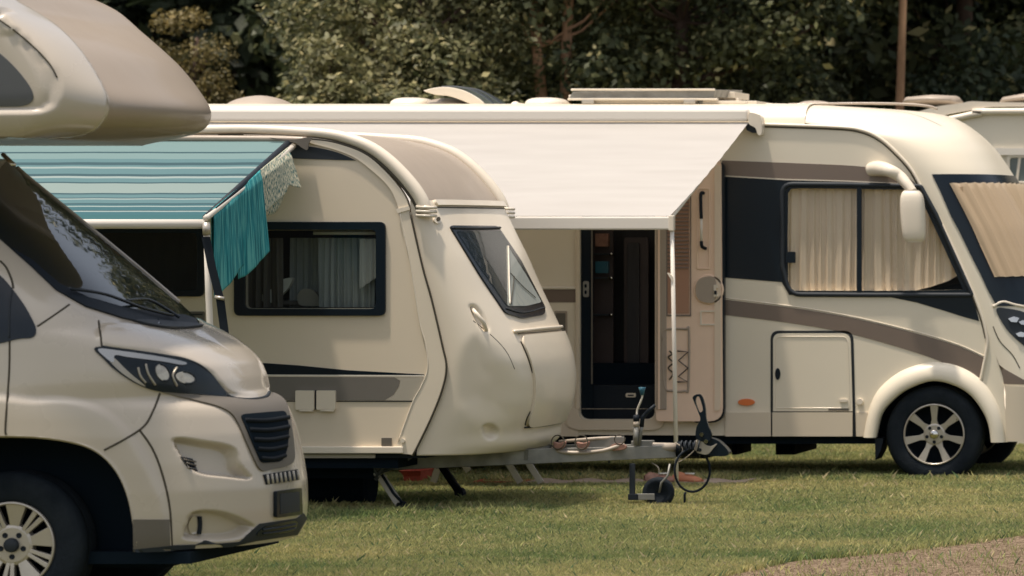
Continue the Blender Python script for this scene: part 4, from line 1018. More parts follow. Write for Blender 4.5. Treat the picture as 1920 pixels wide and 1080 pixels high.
    plate('wardrobe', rrect(1170, 445, 1216, 700, 6), Ys + .1, 0.02, M['wood2'], ent, bevel=0.006)
    plate('wardrobe', rrect(1176, 455, 1199, 690, 6), Ys + .08, 0.02, M['wood'], ent, bevel=0.006)
    plate('step_riser', [(1088, 722), (1228, 722), (1228, 786), (1088, 786)], Y0 + .10, 0.5, M['dark'], ent)
    st = plate('step_badge', rrect(1173, 737, 1192, 745, 3), Y0 + .09, 0.006, M['trim'], ent)
    plate('badge_mark', [(1177, 740), (1188, 740), (1188, 742.5), (1177, 742.5)], Y0 + .083, 0.003, M['seamb'], st)
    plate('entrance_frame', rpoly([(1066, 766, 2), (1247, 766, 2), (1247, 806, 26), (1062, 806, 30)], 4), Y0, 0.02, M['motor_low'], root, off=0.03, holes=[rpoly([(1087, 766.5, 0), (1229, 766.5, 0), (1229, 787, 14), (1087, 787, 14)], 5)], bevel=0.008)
    plate('frame_moulding', rpoly([(1080, 430, 0), (1088, 430, 0), (1088, 766, 0), (1080, 766, 0)], 0), Y0, 0.02, M['motor_low'], root, off=0.02, bevel=0.005)
    # open door lying back against the side, inner face outwards
    Yd = Y0 - 0.10
    do = rpoly([(1230, 300, 4), (1352, 300, 12), (1355, 790, 26), (1230, 790, 8)], 10)
    dr = plate('entrance_door', do, Yd, 0.06, M['door_in'], root, bevel=0.012, back=True)
    plate('door_seal', rpoly([(1300, 304, 4), (1358, 304, 12), (1359, 793, 28), (1300, 793, 8)], 10), Yd + .02, 0.05, M['black'], dr)
    plate('door_edge', rpoly([(1340, 306, 2), (1352, 312, 6), (1352, 770, 20), (1340, 770, 2)], 3), Yd, 0.012, M['curtain'], dr, off=0.012, bevel=0.004)
    plate('hinge_post', [(1231, 430), (1250, 430), (1250, 768), (1231, 768)], Yd, 0.012, M['tan'], dr, off=0.010, bevel=0.005)
    plate('hinge_post', [(1234, 430), (1238, 430), (1238, 768), (1234, 768)], Yd, 0.012, M['door_in'], dr, off=0.016, bevel=0.003)
    fs = plate('fly_screen', [(1252, 345), (1292, 345), (1292, 588), (1252, 588)], Yd, 0.006, M['blind'], dr, off=0.006)
    pl = MB()
    for k_ in range(19):
        y = 372 + k_ * 7.2; pl.add(boxvf(PX(1252, Yd), PX(1292, Yd), Yd - .018, Yd - .004, PZ(y + 1.4, Yd), PZ(y - 1.0, Yd)))
    pl.build('pleats', M['brown'], fs)
    plate('screen_frame', [(1249, 340), (1252, 340), (1252, 590), (1294, 590), (1294, 340), (1296, 340), (1296, 593), (1249, 593)], Yd, 0.015, M['brown'], dr, off=0.008)
    plate('handle_recess', rrect(1306, 352, 1332, 505, 4), Yd, 0.008, M['door_in'], dr, off=0.010, holes=[rrect(1309, 355, 1329, 502, 4)], bevel=0.003)
    gh = tube('grab_handle', smooth_path([P(1319, 362, Yd - .01), P(1314, 366, Yd - .05), P(1315, 410, Yd - .055)], 5), 0.013, M['dark'], dr)
    tube('grab_bar', [P(1315, 410, Yd - .055), P(1315, 452, Yd - .055)], 0.010, M['whitebar'], gh)
    tube('grab_end', smooth_path([P(1315, 452, Yd - .055), P(1316, 462, Yd - .05), P(1323, 466, Yd - .01)], 4), 0.013, M['dark'], gh)
    v, f = lathe([(0.095, 0.0), (0.10, -0.012), (0.112, -0.012), (0.115, 0.0)], P(1329, 543, Yd), 40); bn = obj('waste_bin', v, f, M['door_in'], dr, smooth=True)
    surf('bin_lid', sp2([(1306, 543), (1309, 528), (1320, 520), (1340, 520), (1344, 543), (1340, 566), (1320, 566), (1309, 558)], 5, True), plane(Yd), 0.03, 0.03, M['tan'], bn, smooth=False, bevel=0.012)
    plate('bin_latch', [(1340, 534), (1347, 534), (1347, 540), (1344, 540), (1344, 548), (1347, 548), (1347, 556), (1340, 556)], Yd, 0.04, M['trim'], bn, off=0.04)
    plate('bin_gap', [(1341, 545), (1346, 545), (1346, 552), (1341, 552)], Yd, 0.002, M['seamb'], bn, off=0.046)
    plate('pocket', rrect(1313, 582, 1349, 610, 2), Yd, 0.01, M['trim'], dr, off=0.010, holes=[rrect(1316, 585, 1347, 607, 2)])
    ft = sp2([(1242, 640), (1246, 620), (1258, 617), (1286, 617), (1292, 622), (1291, 725), (1284, 733), (1262, 733), (1246, 722)], 5, True)
    frame_tube('net_pocket', ft, plane(Yd), 0.009, M['tan'], dr, push=0.004)
    zz = [(1270, 658), (1290, 660), (1272, 676), (1290, 690), (1272, 706), (1289, 716), (1270, 716)]
    tube('elastic_cord', [P(a, b, Yd - .02) for a, b in zz], 0.006, M['seamb'], dr); tube('elastic_cord', smooth_path([P(a, b, Yd - .02) for a, b in [(1255, 658), (1260, 664), (1253, 670), (1262, 680), (1253, 690), (1262, 700), (1255, 712)]], 4), 0.006, M['seam'], dr)
    # hatch, skirt, lamps
    ht = rpoly([(1448, 623, 14), (1597, 623, 16), (1602, 819, 1), (1448, 816, 1)], 14)
    plate('hatch_gap', rpoly([(1445, 620, 16), (1600, 620, 18), (1605, 819, 1), (1445, 816, 1)], 14), Y0, 0.006, M['seamb'], root, off=0.004)
    hh = plate('storage_hatch', [(a, b) for a, b in rpoly([(1450, 625, 14), (1595, 625, 16), (1599, 771, 1), (1450, 771, 1)], 14)], Y0, 0.012, c, root, off=0.012, bevel=0.004)
    frame_tube('hatch_bead', rpoly([(1455, 631, 12), (1590, 631, 12), (1594, 765, 3), (1455, 765, 3)], 10), plane(Y0), 0.003, M['trim'], hh, push=0.013)
    surf('hatch_lock', ell(1459, 701, 5, 11, 20), plane(Y0), 0.022, 0.012, M['black'], hh, smooth=False, bevel=0.003)
    plate('hatch_grip', rrect(1575, 748, 1590, 754, 3), Y0, 0.012, M['trim'], hh, off=0.024, bevel=0.003)
    plate('hatch_label', rrect(1554, 766, 1592, 770, 1), Y0, 0.004, M['taupe'], hh, off=0.015)
    for x0_, x1_ in ((60, 1085), (1361, 1446), (1449, 1599), (1606, 1628)):
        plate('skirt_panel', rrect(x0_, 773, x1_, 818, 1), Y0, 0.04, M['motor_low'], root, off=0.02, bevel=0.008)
    surf('marker_lamp', ell(1400, 754, 16, 6.5, 24), plane(Y0), 0.016, 0.014, M['orange'], root, smooth=False, bevel=0.005)
    surf('filler_knob', ell(1613, 753, 6, 6, 16), plane(Y0), 0.03, 0.03, M['trim'], root, smooth=False, bevel=0.008)
    surf('marker_lamp', ell(1859, 690, 7, 4.5, 16), m, 0.012, 0.012, M['chrome'], root, step=3)
    vg = plate('vent_grille', rrect(1040, 583, 1064, 630, 2), Y0, 0.01, M['tan'], root, off=0.01); plate('vent_inner', rrect(1043, 587, 1061, 626, 2), Y0, 0.004, M['taupe'], vg, off=0.012)
    # wheel arch flare
    oi = sp2(arch_in[::-1], 6); oo = sp2([(1618, 820), (1627, 775), (1646, 732), (1684, 699), (1725, 683), (1762, 679), (1800, 687), (1838, 710), (1866, 748), (1880, 786), (1886, 829)], 6)
    k = 44
    def rs(p):
        p = np.array(p); d = np.r_[0, np.cumsum(np.linalg.norm(np.diff(p, axis=0), axis=1))]; q = np.linspace(0, d[-1], k); return np.stack([np.interp(q, d, p[:, i]) for i in (0, 1)], 1)
    oi, oo = rs(oi), rs(oo); V = []; Fc = []
    lay = [(0.0, 0.06), (0.0, -0.065), (0.15, -0.075), (0.5, -0.07), (0.85, -0.045), (1.0, 0.0)]
    for i in range(k):
        for t, y in lay: q = oi[i] * (1 - t) + oo[i] * t; V.append(P(q[0], q[1], Y0) + Vector((0, y, 0)))
    for i in range(k - 1):
        for j in range(len(lay) - 1): a = i * len(lay) + j; Fc.append((a, a + 1, a + len(lay) + 1, a + len(lay)))
    obj('wheel_arch', V, Fc, c, root, smooth=True)
    wheel(root, (PX(1752, Y0), Y0 - 0.02, 0.365), 0.37, 0.232, 0.22, 'seven')
    wheel(root, (PX(1752, Y0), yf - 0.24, 0.335), 0.37, 0.232, 0.22, 'seven'); wheel(root, (-11.0, Y0 - 0.01, 0.335), 0.37, 0.232, 0.22, 'seven')
    surf('mud_flap', [(1641, 822), (1657, 822), (1652, 845), (1642, 862)], plane(Y0), 0.02, 0.3, M['dark'], root, smooth=False)
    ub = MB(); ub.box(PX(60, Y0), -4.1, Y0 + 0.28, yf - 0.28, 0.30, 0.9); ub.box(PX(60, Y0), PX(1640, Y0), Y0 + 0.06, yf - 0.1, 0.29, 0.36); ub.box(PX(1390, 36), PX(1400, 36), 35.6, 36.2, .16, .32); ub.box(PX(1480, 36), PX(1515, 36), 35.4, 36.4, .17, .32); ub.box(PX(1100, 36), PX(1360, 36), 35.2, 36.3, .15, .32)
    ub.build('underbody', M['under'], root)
    # windscreen and headlight
    wo = [(1747, 328), (1800, 322), (1893, 314), (1935, 312), (1990, 500), (2010, 575), (1990, 590), (1925, 580), (1869, 572), (1851, 541), (1784, 407)]
    ne = [sh.inv(a, b) for a, b in ((1748, 327), (1784, 407), (1818, 474), (1851, 541), (1869, 574))]
    ni = [sh.inv(a, b) for a, b in ((1777, 345), (1806, 400), (1834, 460), (1862, 520))]
    mt_ = sh.mapt; wp = ne + [(-a, b) for a, b in ne[::-1]]
    wsn = surf('windscreen', wp, mt_, 0.010, 0.02, M['black'], root, step=0.04)
    surf('windscreen_pane', ni + [(-a, b) for a, b in ni[::-1]], mt_, 0.042, 0.004, M['screen_c'], wsn, step=0.04)
    bl = [(a + .008, b) for a, b in ni]
    surf('windscreen_blind', bl + [(-a, b) for a, b in bl[::-1]], lambda a, b: (lambda q: (q[0] + q[1] * (0.008 * math.sin(a * 70) + 0.003 * math.sin(a * 163)), q[1]))(mt_(a, b)), 0.026, 0.0, M['curtain'], wsn, step=0.013)
    seam('wiper', [(-0.9, 1.45), (-0.4, 1.44), (0.3, 1.50)], fm, 0.012, M['black'], wsn, push=0.04)
    hl = surf('headlight', sp2([(1868, 582), (1885, 578), (1930, 592), (1960, 640), (1940, 660), (1916, 645), (1888, 618)], 5, True), m, 0.008, 0.02, M['dark2'], root, step=6)
    for a, b, r_ in ((1899, 600, 10), (1916, 606, 8), (1912, 628, 9)): surf('lamp_reflector', [(a - r_, b - 2), (a, b - r_ * .6), (a + r_, b - r_ * .3), (a + r_ * .6, b + r_ * .5), (a - r_ * .4, b + r_ * .4)], m, 0.02, 0.012, M['chrome'], hl, step=4)
    seam('bonnet_edge', [(1862, 575), (1880, 566), (1905, 572), (1950, 580)], m, 0.014, M['trim'], root)
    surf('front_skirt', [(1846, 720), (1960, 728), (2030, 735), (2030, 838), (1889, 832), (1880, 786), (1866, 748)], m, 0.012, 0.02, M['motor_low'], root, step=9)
    # mirror on its arm
    Ym = 34.42
    ma_ = obj('mirror_arm', *tubevf(smooth_path([P(1632, 318, Y0 + .01), P(1648, 316, Y0 - .05), P(1668, 320, Ym), P(1686, 330, Ym), P(1700, 345, Ym - .03), P(1711, 360, Ym - .05)], 6), [0.052 - 0.016 * max(0, i - 6) / 24 + 0.006 * math.sin(PI * min(1, i / 12)) for i in range(31)], 16), M['trim'], root, smooth=True)
    V, Fc = [], []
    sec = [(0.0, 0.55), (0.06, 0.85), (0.2, 1.0), (0.55, 1.0), (0.85, 0.97), (0.96, 0.85), (1.0, 0.6)]
    for t, s_ in sec:
        cx = 1709 + 6 * t; y = 356 + 98 * t
        for q in range(20):
            a = 2 * PI * q / 20; ex = 2 / 3.6
            X = cx + 23 * s_ * math.copysign(abs(math.cos(a)) ** ex, math.cos(a)); V.append(P(X, y, Ym - .05) + Vector((0, 0.085 * s_ * math.copysign(abs(math.sin(a)) ** ex, math.sin(a)), 0)))
    for i in range(len(sec) - 1):
        for q in range(20): Fc.append((i * 20 + q, i * 20 + (q + 1) % 20, (i + 1) * 20 + (q + 1) % 20, (i + 1) * 20 + q))
    Fc += [tuple(range(20)), tuple(range(120, 140))[::-1]]
    mh = obj('mirror_housing', V, Fc, M['trim'], ma_, smooth=True)
    ss = mh.modifiers.new('s', 'SUBSURF'); ss.levels = 1; ss.render_levels = 1
    # ---- awning: cassette, fabric, front bar, leg
    Yb = 33.2
    cs_ = MB(); cs_.box(PX(60, Y0), PX(1408, Y0), Y0 - 0.11, Y0 - 0.005, PZ(228, Y0), PZ(205, Y0)); ca = cs_.build('awning_case', M['whitebar'], root, bevel=0.02)
    surf('case_end', sp2([(1404, 212), (1418, 213), (1427, 220), (1428, 250), (1421, 253), (1416, 240), (1404, 232)], 4, True), plane(Y0 - .12), 0, 0.12, M['trim'], ca, smooth=False, bevel=0.006, back=True)
    plate('case_bracket', [(1396, 232), (1420, 228), (1420, 249), (1410, 249), (1400, 244)], Y0 - .08, 0.06, M['dark2'], ca)
    nu, nv = 160, 40; V = []; Fc = []
    A0, A1 = PX(80, Y0), PX(1404, Y0 - .08); B0, B1 = PX(-60, Yb), PX(1256, Yb); zt, zb = PZ(229, Y0 - .08), PZ(405, Yb)
    for i in range(nu + 1):
        for j in range(nv + 1):
            u, t = i / nu, j / nv; x = (A0 + (A1 - A0) * u) * (1 - t) + (B0 + (B1 - B0) * u) * t
            V.append((x, (Y0 - .08) * (1 - t) + Yb * t, zt * (1 - t) + zb * t - 0.045 * math.sin(PI * t) * (0.5 + 0.5 * math.sin(PI * u)) + 0.0034 * math.sin(t * 70 + 1.2 * math.sin(x * 3.1) + x) * math.sin(PI * t)
                      + 0.0015 * math.sin(t * 33 + 2 * math.sin(x * 2.2)) * math.sin(PI * t)))
    for i in range(nu):
        for j in range(nv): a = i * (nv + 1) + j; Fc.append((a, a + 1, a + nv + 2, a + nv + 1))
    fb = obj('awning_fabric', V, Fc, M['awn_white'], ca, smooth=True)
    bb = MB(); bb.box(PX(-60, Yb), PX(1260, Yb), Yb - 0.03, Yb + 0.02, PZ(431, Yb), PZ(406, Yb)); bb.build('awning_bar', M['whitebar'], ca, bevel=0.012)
    MB().box(PX(1255, Yb), PX(1265, Yb), Yb - 0.035, Yb + 0.025, PZ(433, Yb), PZ(404, Yb)).build('bar_end_cap', M['trim'], ca, bevel=0.006)
    tube('awning_leg', [P(1260, 431, Yb), P(1264, 640, Yb), Vector((PX(1269, Yb), Yb, 0.0))], 0.0155, M['whitebar'], ca)
    surf('leg_clip', sp2([(1251, 512), (1256, 513), (1262, 520), (1262, 530), (1257, 522)], 3, True), plane(Yb - .02), 0, 0.01, M['trim'], ca, smooth=False)
    for x in (1395,): tube('awning_arm', [P(x, 236, Y0 - .1), P(1320, 330, 33.9), P(1256, 412, Yb + .02)], 0.014, M['whitebar'], ca)
    # ---- roof fittings (built on the roof)
    def dome(name, x0, x1, yb, yt, Y, D, m_, sq=2.2, par=rf):
        V = []; Fc = []; n1, n2 = 24, 12; xa, xb = PX(x0, Y), PX(x1, Y); zb_, zt_ = PZ(yb, Y), PZ(yt, Y)
        for i in range(n2 + 1):
            a = PI / 2 * i / n2; r_ = math.cos(a) ** (2 / sq); z = zb_ + (zt_ - zb_) * math.sin(a) ** (2 / sq)
            for q in range(n1):
                b = 2 * PI * q / n1; ex = 2 / 3.0
                V.append(((xa + xb) / 2 + (xb - xa) / 2 * r_ * math.copysign(abs(math.cos(b)) ** ex, math.cos(b)), Y + D * r_ * math.copysign(abs(math.sin(b)) ** ex, math.sin(b)), z))
        for i in range(n2):
            for q in range(n1): Fc.append((i * n1 + q, i * n1 + (q + 1) % n1, (i + 1) * n1 + (q + 1) % n1, (i + 1) * n1 + q))
        return obj(name, V, Fc, m_, par, smooth=True)
    dome('roof_dome', 431, 546, 203, 179, 35.7, 0.35, M['tan'], 1.7); dome('roof_vent', 737, 811, 201, 183, 35.4, 0.25, M['trim'], 3); dome('roof_vent', 989, 1064, 200, 183, 35.5, 0.25, M['trim'], 3)
    # open roof light
    ol = dome('roof_light', 795, 905, 203, 184, 35.6, 0.38, M['tan'], 2.0)
    ar_ = [(793, 170), (812, 165), (838, 163), (870, 170), (900, 187), (912, 201)]; ab = [(905, 203), (882, 195), (860, 186), (840, 180), (818, 178), (800, 173)]
    surf('open_lid', sp2(ar_, 5) + sp2(ab, 5), plane(35.22), 0, 0.05, M['trim'], ol, smooth=False, bevel=0.01, back=True)
    V = []; Fc = []; ap = sp2([(812, 163.5), (838, 163), (870, 169), (900, 186), (916, 200)], 8)
    for a, b in ap:
        p = P(a, b, 35.25)
        for q in range(9): V.append((p.x, 35.25 + 0.78 * q / 8, p.z + 0.012 * math.sin(PI * q / 8)))
    for i in range(len(ap) - 1):
        for q in range(8): Fc.append((i * 9 + q, i * 9 + q + 1, (i + 1) * 9 + q + 1, (i + 1) * 9 + q))
    obj('lid_glazing', V, Fc, M['greyglass'], ol, smooth=True)
    for q in (0.26, 0.52): tube('lid_rib', [P(a, b, 35.25) + Vector((0, q, 0.006)) for a, b in ap], 0.012, M['dark2'], ol)
    dome('roof_fitting', 958, 975, 202, 190, 35.3, 0.05, M['trim'], 2.4); tube('roof_cable', [P(968, 195, 35.3), P(985, 197, 35.3), P(1000, 199, 35.3)], 0.01, M['trim'], rf)
    # solar panel rack
    rk = MB()
    def bxp(a, b, c_, d, Ya, Yb_): rk.add(boxvf(PX(a, Ya), PX(b, Ya), Ya, Yb_, PZ(d, Ya), PZ(c_, Ya)))
    bxp(1070, 1340, 166, 170, 35.0, 35.03); bxp(1064, 1345, 184, 188, 34.95, 35.0); bxp(1066, 1345, 178, 184, 35.5, 36.3); bxp(1090, 1400, 189, 195, 35.0, 35.05); bxp(1330, 1378, 172, 184, 35.6, 36.2); bxp(1120, 1310, 195, 202, 35.1, 35.2); bxp(1360, 1419, 189, 199, 35.1, 36.0); bxp(1380, 1386, 184, 190, 35.1, 35.2)
    rack = rk.build('roof_rack', M['trim'], rf, bevel=0.004)
    pn = MB(); a, b, c_, d = P(1074, 172, 35.05), P(1342, 168, 35.05), P(1338, 183, 35.05), P(1066, 186, 35.05)
    pn.add(([tuple(q) for q in (a, b, c_, d)] + [(q.x, q.y + 1.1, q.z + .03) for q in (a, b, c_, d)], [(0, 1, 2, 3), (7, 6, 5, 4), (0, 4, 5, 1), (1, 5, 6, 2), (2, 6, 7, 3), (3, 7, 4, 0)]))
    pn.build('solar_panel', M['galv'], rack, bevel=0.003)
    for x in (1094, 1312): tube('rack_foot', [P(x, 188, 35.0), P(x + 8, 202, 35.05)], 0.022, M['galv'], rack)
    for x in (1100, 1290): MB().box(PX(x - 6, 34.98), PX(x + 16, 34.98), 34.93, 34.98, PZ(195, 34.98), PZ(187, 34.98)).build('rack_clamp', M['alloy'], rack, bevel=0.004)
    tube('roof_rail', smooth_path([P(1478, 196, 35.1), P(1600, 194, 35.1), P(1690, 195, 35.1), P(1740, 199, 35.1), P(1758, 205, 35.1)], 5), 0.010, M['tan'], rf)
    dome('roof_dome', 1500, 1560, 200, 189, 36.0, 0.3, M['tan'], 2.4)
    return root
build_motorhome()

# ================================================================== 4. second motorhome beyond, right edge
def build_far():
    Y0 = 40.0; yc = 41.1
    root = thing('motorhome', 'pale motorhome parked furthest back at the right edge, mostly hidden', 'motorhome', (-4.2, yc, 0))
    x0, x1 = PX(1640, Y0), PX(2700, Y0)
    wp = [(1640, 860), (1640, 240), (1780, 222), (1830, 214), (1880, 210), (2700, 207), (2700, 860)]
    plate('side_wall', sp2(wp[1:6], 4) + [wp[6], wp[0]], Y0, 0.05, M['motor'], root, holes=[rrect(1892, 292, 2060, 342, 6)])
    V = []; Fc = []; rp = sp2([(1640, 246), (1700, 216), (1760, 203), (1830, 196), (1900, 193), (2300, 192), (2700, 192)], 6)
    for a, b in rp:
        p = P(a, b, Y0)
        for q in range(9): V.append((p.x, Y0 + 2.2 * q / 8, p.z - 0.03 + 0.06 * math.sin(PI * q / 8)))
    for i in range(len(rp) - 1):
        for q in range(8): Fc.append((i * 9 + q, i * 9 + q + 1, (i + 1) * 9 + q + 1, (i + 1) * 9 + q))
    rf = obj('roof', V, Fc, M['trim'], root, smooth=True)
    tube('eave_rail', smooth_path([P(1700, 240, Y0 - .02), P(1790, 222, Y0 - .02), P(1840, 212, Y0 - .02), P(1900, 209, Y0 - .02), P(2700, 208, Y0 - .02)], 6), 0.03, M['trim'], root)
    surf('roof_edge', sp2([(1700, 232), (1780, 214), (1840, 204), (1900, 200), (2300, 200)], 4) + [(2300, 192), (1900, 192)] + sp2([(1850, 191), (1820, 190), (1800, 194), (1755, 200), (1700, 216)], 4), plane(Y0), 0.01, 0.1, M['trim'], root, smooth=False)
    plate('waist_rail', rrect(1860, 278, 2400, 291, 2), Y0, 0.03, M['whitebar'], root, off=0.03, bevel=0.01)
    wn_ = plate('side_window', rrect(1888, 291, 2064, 345, 6), Y0, 0.02, M['trim'], root, holes=[rrect(1894, 296, 2058, 340, 6)], off=0.02, bevel=0.006)
    plate('window_pane', rrect(1892, 294, 2060, 342, 6), Y0, 0.004, M['greyglass'], wn_, off=0.008); plate('window_bar', [(1910, 294), (1915, 294), (1909, 342), (1904, 342)], Y0, 0.01, M['trim'], wn_, off=0.014)
    plate('lower_panel', [(1640, 345), (2700, 345), (2700, 640), (1640, 640)], Y0, 0.004, M['whitebar'], root, off=0.008)
    for a, b, t in ((1697, 1800, 183), (1878, 1975, 180)):
        rr_ = MB(); rr_.add(tubevf([P(a, 194, Y0 + .8), P(a + 8, 190, Y0 + .8), P((a + b) / 2, t + 5, Y0 + .8), P(b - 8, t + 7, Y0 + .8), P(b, t + 12, Y0 + .8)], [0.02, 0.04, 0.05, 0.05, 0.03], 12, flat=7)); rr_.build('roof_light', M['tan'], rf, smooth=True)
    wheel(root, (PX(2450, Y0), Y0 + .02, .33), 0.34, 0.2, 0.2, 'seven'); wheel(root, (PX(1500, Y0) + 1.4, Y0 + .02, .33), 0.34, 0.2, 0.2, 'seven')
    MB().box(x0, x1, Y0 + .3, Y0 + 1.9, 0.3, 0.5).build('underbody', M['under'], root)
build_far()

# ================================================================== 5. things under the awning and by the wheels
def folding_table():
    t = thing('folding_table', 'low dark folding table with pale metal legs, glimpsed under the tow bar', 'table', (PX(910, 33.6), 33.6, 0))
    MB().box(PX(800, 33.6), PX(1010, 33.6), 33.35, 33.95, 0.30, 0.33).build('tabletop', M['wood2'], t, bevel=0.005)
    for a, b in (((822, 872), (812, 904)), ((868, 868), (878, 884)), ((952, 868), (975, 905)), ((990, 868), (1014, 905))):
        p, q = P(*a, 33.5), P(*b, 33.5); d = (q - p).normalized(); s = Vector((d.z, 0, -d.x)) * 0.022
        v = [p - s, p + s, q + s, q - s]; v += [x + Vector((0, .02, 0)) for x in v]
        obj('leg', v, [(0, 1, 2, 3), (7, 6, 5, 4), (0, 4, 5, 1), (1, 5, 6, 2), (2, 6, 7, 3), (3, 7, 4, 0)], M['silverlegs'], t)
folding_table()
def tagged(o, l, c_): return tag(o, l, c_)
b_ = MB(); Yc = 34.1
for k, (w_, z) in enumerate(((0.0, 0.0), (0.03, 0.05), (0.06, 0.10), (0.075, 0.115), (0.05, 0.115), (0.04, 0.03))):
    xa, xb = PX(742, Yc), PX(800, Yc); b_.v += [(xa + .10 - w_, Yc + .05 - w_, z), (xb - .06 + w_ * .3, Yc + .05 - w_, z), (xb - .06 + w_ * .3, Yc + .3 + w_, z), (xa + .10 - w_, Yc + .3 + w_, z)]
for k in range(5):
    for q in range(4): b_.f.append((k * 4 + q, k * 4 + (q + 1) % 4, k * 4 + 4 + (q + 1) % 4, k * 4 + 4 + q))
b_.f.append((20, 21, 22, 23))
tag(b_.build('washing_up_bowl', M['red'], None, bevel=0.006, origin=(PX(770, Yc), Yc, 0)), 'red plastic bowl on the grass beyond the caravan corner steady', 'bowl')
tray = MB(); Yq = 34.0; xa, xb = PX(888, Yq), PX(978, Yq)
tray.box(xa, xb, Yq, Yq + .3, 0.0, 0.012); tray.box(xa, xb, Yq - .01, Yq + .005, 0.0, 0.04); tray.box(xa, xb, Yq + .295, Yq + .31, 0.0, 0.04); tray.box(xa - .01, xa + .005, Yq - .01, Yq + .31, 0.0, 0.04); tray.box(xb - .005, xb + .01, Yq - .01, Yq + .31, 0.0, 0.04)
tag(tray.build('plastic_tray', M['red'], None, bevel=0.003, origin=(xa, Yq, 0)), 'flat red tray on the grass beneath the tow bar', 'tray')
V = []; Fc = []; n = 60
for i in range(n + 1):
    x = PX(985, 34) + (PX(1402, 34) - PX(985, 34)) * i / n
    for y, z in ((33.86, 0.0), (33.86, 0.03), (34.35, 0.032), (34.35, 0.0)): V.append((x, y + 0.01 * math.sin(i * .9), z + (0.008 * math.sin(i * .55) + .006 if z > 0 else 0)))
for i in range(n):
    for q in range(3): Fc.append((i * 4 + q, i * 4 + q + 1, i * 4 + 5 + q, i * 4 + 4 + q))
Fc += [(0, 1, 2, 3), (n * 4 + 3, n * 4 + 2, n * 4 + 1, n * 4)]
tag(obj('ground_mat', V, Fc, M['matcloth'], None, origin=(PX(1200, 34), 34.1, 0)), 'beige ground mat laid on the grass under the white awning', 'mat')
def shoe(cx, cy, ang, lab):
    V = []; Fc = []; secs = [(-.13, .028, .05), (-.09, .036, .075), (-.02, .034, .06), (.05, .042, .045), (.10, .040, .03), (.13, .02, .018)]; n = 10
    ca, sa = math.cos(ang), math.sin(ang); o = P(cx, cy, 33.95)
    for x, w_, h_ in secs:
        for q in range(n):
            a = PI * q / (n - 1); lx, ly, lz = x, w_ * math.cos(a), h_ * math.sin(a); V.append((o.x + lx * ca - ly * sa, o.y + lx * sa + ly * ca, 0.042 + lz))
    for i in range(len(secs) - 1):
        for q in range(n - 1): Fc.append((i * n + q, i * n + q + 1, (i + 1) * n + q + 1, (i + 1) * n + q))
        Fc.append((i * n + n - 1, i * n, (i + 1) * n, (i + 1) * n + n - 1))
    Fc += [tuple(range(n)), tuple(range((len(secs) - 1) * n, len(secs) * n))[::-1]]
    so = tag(obj('shoe', V, Fc, M['rust'] if lab[0] != 'o' else mat('orange_shoe', (.55, .22, .12), .7), None, smooth=True, origin=(o.x, o.y, 0.04)), lab, 'shoe')
    ln = tube('lace', [Vector((o.x + t * ca, o.y + t * sa - .02, 0.042 + .06)) for t in (-.02, .02, .06)], 0.006, M['white_cloth'], so)
shoe(1240, 885, 0.5, 'reddish brown shoe on the mat, just left of the awning leg'); shoe(1290, 885, -0.4, 'orange shoe on the mat, just right of the awning leg')
tk = MB(); xa, xb = PX(568, 31.3), PX(703, 31.3)
v, f = tubevf([Vector((xa, 31.25, .185)), Vector((xa + .02, 31.25, .185)), Vector((xb - .02, 31.25, .185)), Vector((xb, 31.25, .185))], [0.14, 0.18, 0.18, 0.14], 24); tk.add((v, f))
for x in (xa + .14, xb - .14): tk.add(tubevf([Vector((x - .02, 31.25, .185)), Vector((x + .02, 31.25, .185))], 0.184, 24))
tk.add(tubevf([Vector((xa + .1, 31.12, .02)), Vector((xa + .1, 31.38, .02))], .03, 10))
tag(tk.build('waste_water_tank', M['under'], None, origin=(xa, 31.25, 0)), 'black rolling waste water tank in the shade beneath the caravan', 'water tank')
tag(tube('tent_peg', [Vector((PX(1300, 31.6), 31.3, -0.05)), Vector((PX(1300, 31.6), 31.3, 0.10)), Vector((PX(1302, 31.6), 31.3, 0.115))], 0.008, M['dark'], None), 'thin black tent peg standing in the grass beside the small jockey wheel', 'tent peg')

# ================================================================== 6. ground, path, grass
def noise_mat(name, cols, scale, rough=0.95, bump=0.6, bs=60):
    m = bpy.data.materials.new(name); m.use_nodes = True; nt = m.node_tree; b = nt.nodes['Principled BSDF']; b.inputs['Roughness'].default_value = rough; b.inputs['Specular IOR Level'].default_value = 0.15
    tc = nt.nodes.new('ShaderNodeTexCoord'); n = nt.nodes.new('ShaderNodeTexNoise'); n.inputs['Scale'].default_value = scale; n.inputs['Detail'].default_value = 8
    r = nt.nodes.new('ShaderNodeValToRGB'); L = nt.links.new
    L(tc.outputs['Object'], n.inputs[0]); L(n.outputs['Fac'], r.inputs[0]); L(r.outputs[0], b.inputs[0])
    e = r.color_ramp.elements; e[0].position = 0.32; e[0].color = (*cols[0], 1); e[1].position = 0.7; e[1].color = (*cols[-1], 1)
    for k, c_ in enumerate(cols[1:-1]): q = e.new(0.32 + 0.38 * (k + 1) / (len(cols) - 1)); q.color = (*c_, 1)
    n2 = nt.nodes.new('ShaderNodeTexNoise'); n2.inputs['Scale'].default_value = bs; n2.inputs['Detail'].default_value = 5; bp = nt.nodes.new('ShaderNodeBump'); bp.inputs['Strength'].default_value = bump; bp.inputs['Distance'].default_value = 0.02
    L(tc.outputs['Object'], n2.inputs[0]); L(n2.outputs['Fac'], bp.inputs['Height']); L(bp.outputs[0], b.inputs['Normal'])
    return m
M['soil'] = noise_mat('turf_soil', [(.06, .07, .025), (.10, .10, .035), (.14, .12, .05)], 2.2)
M['dirt'] = noise_mat('dirt_gravel', [(.10, .07, .043), (.18, .13, .085), (.28, .21, .145)], 14, bump=1.0, bs=45)
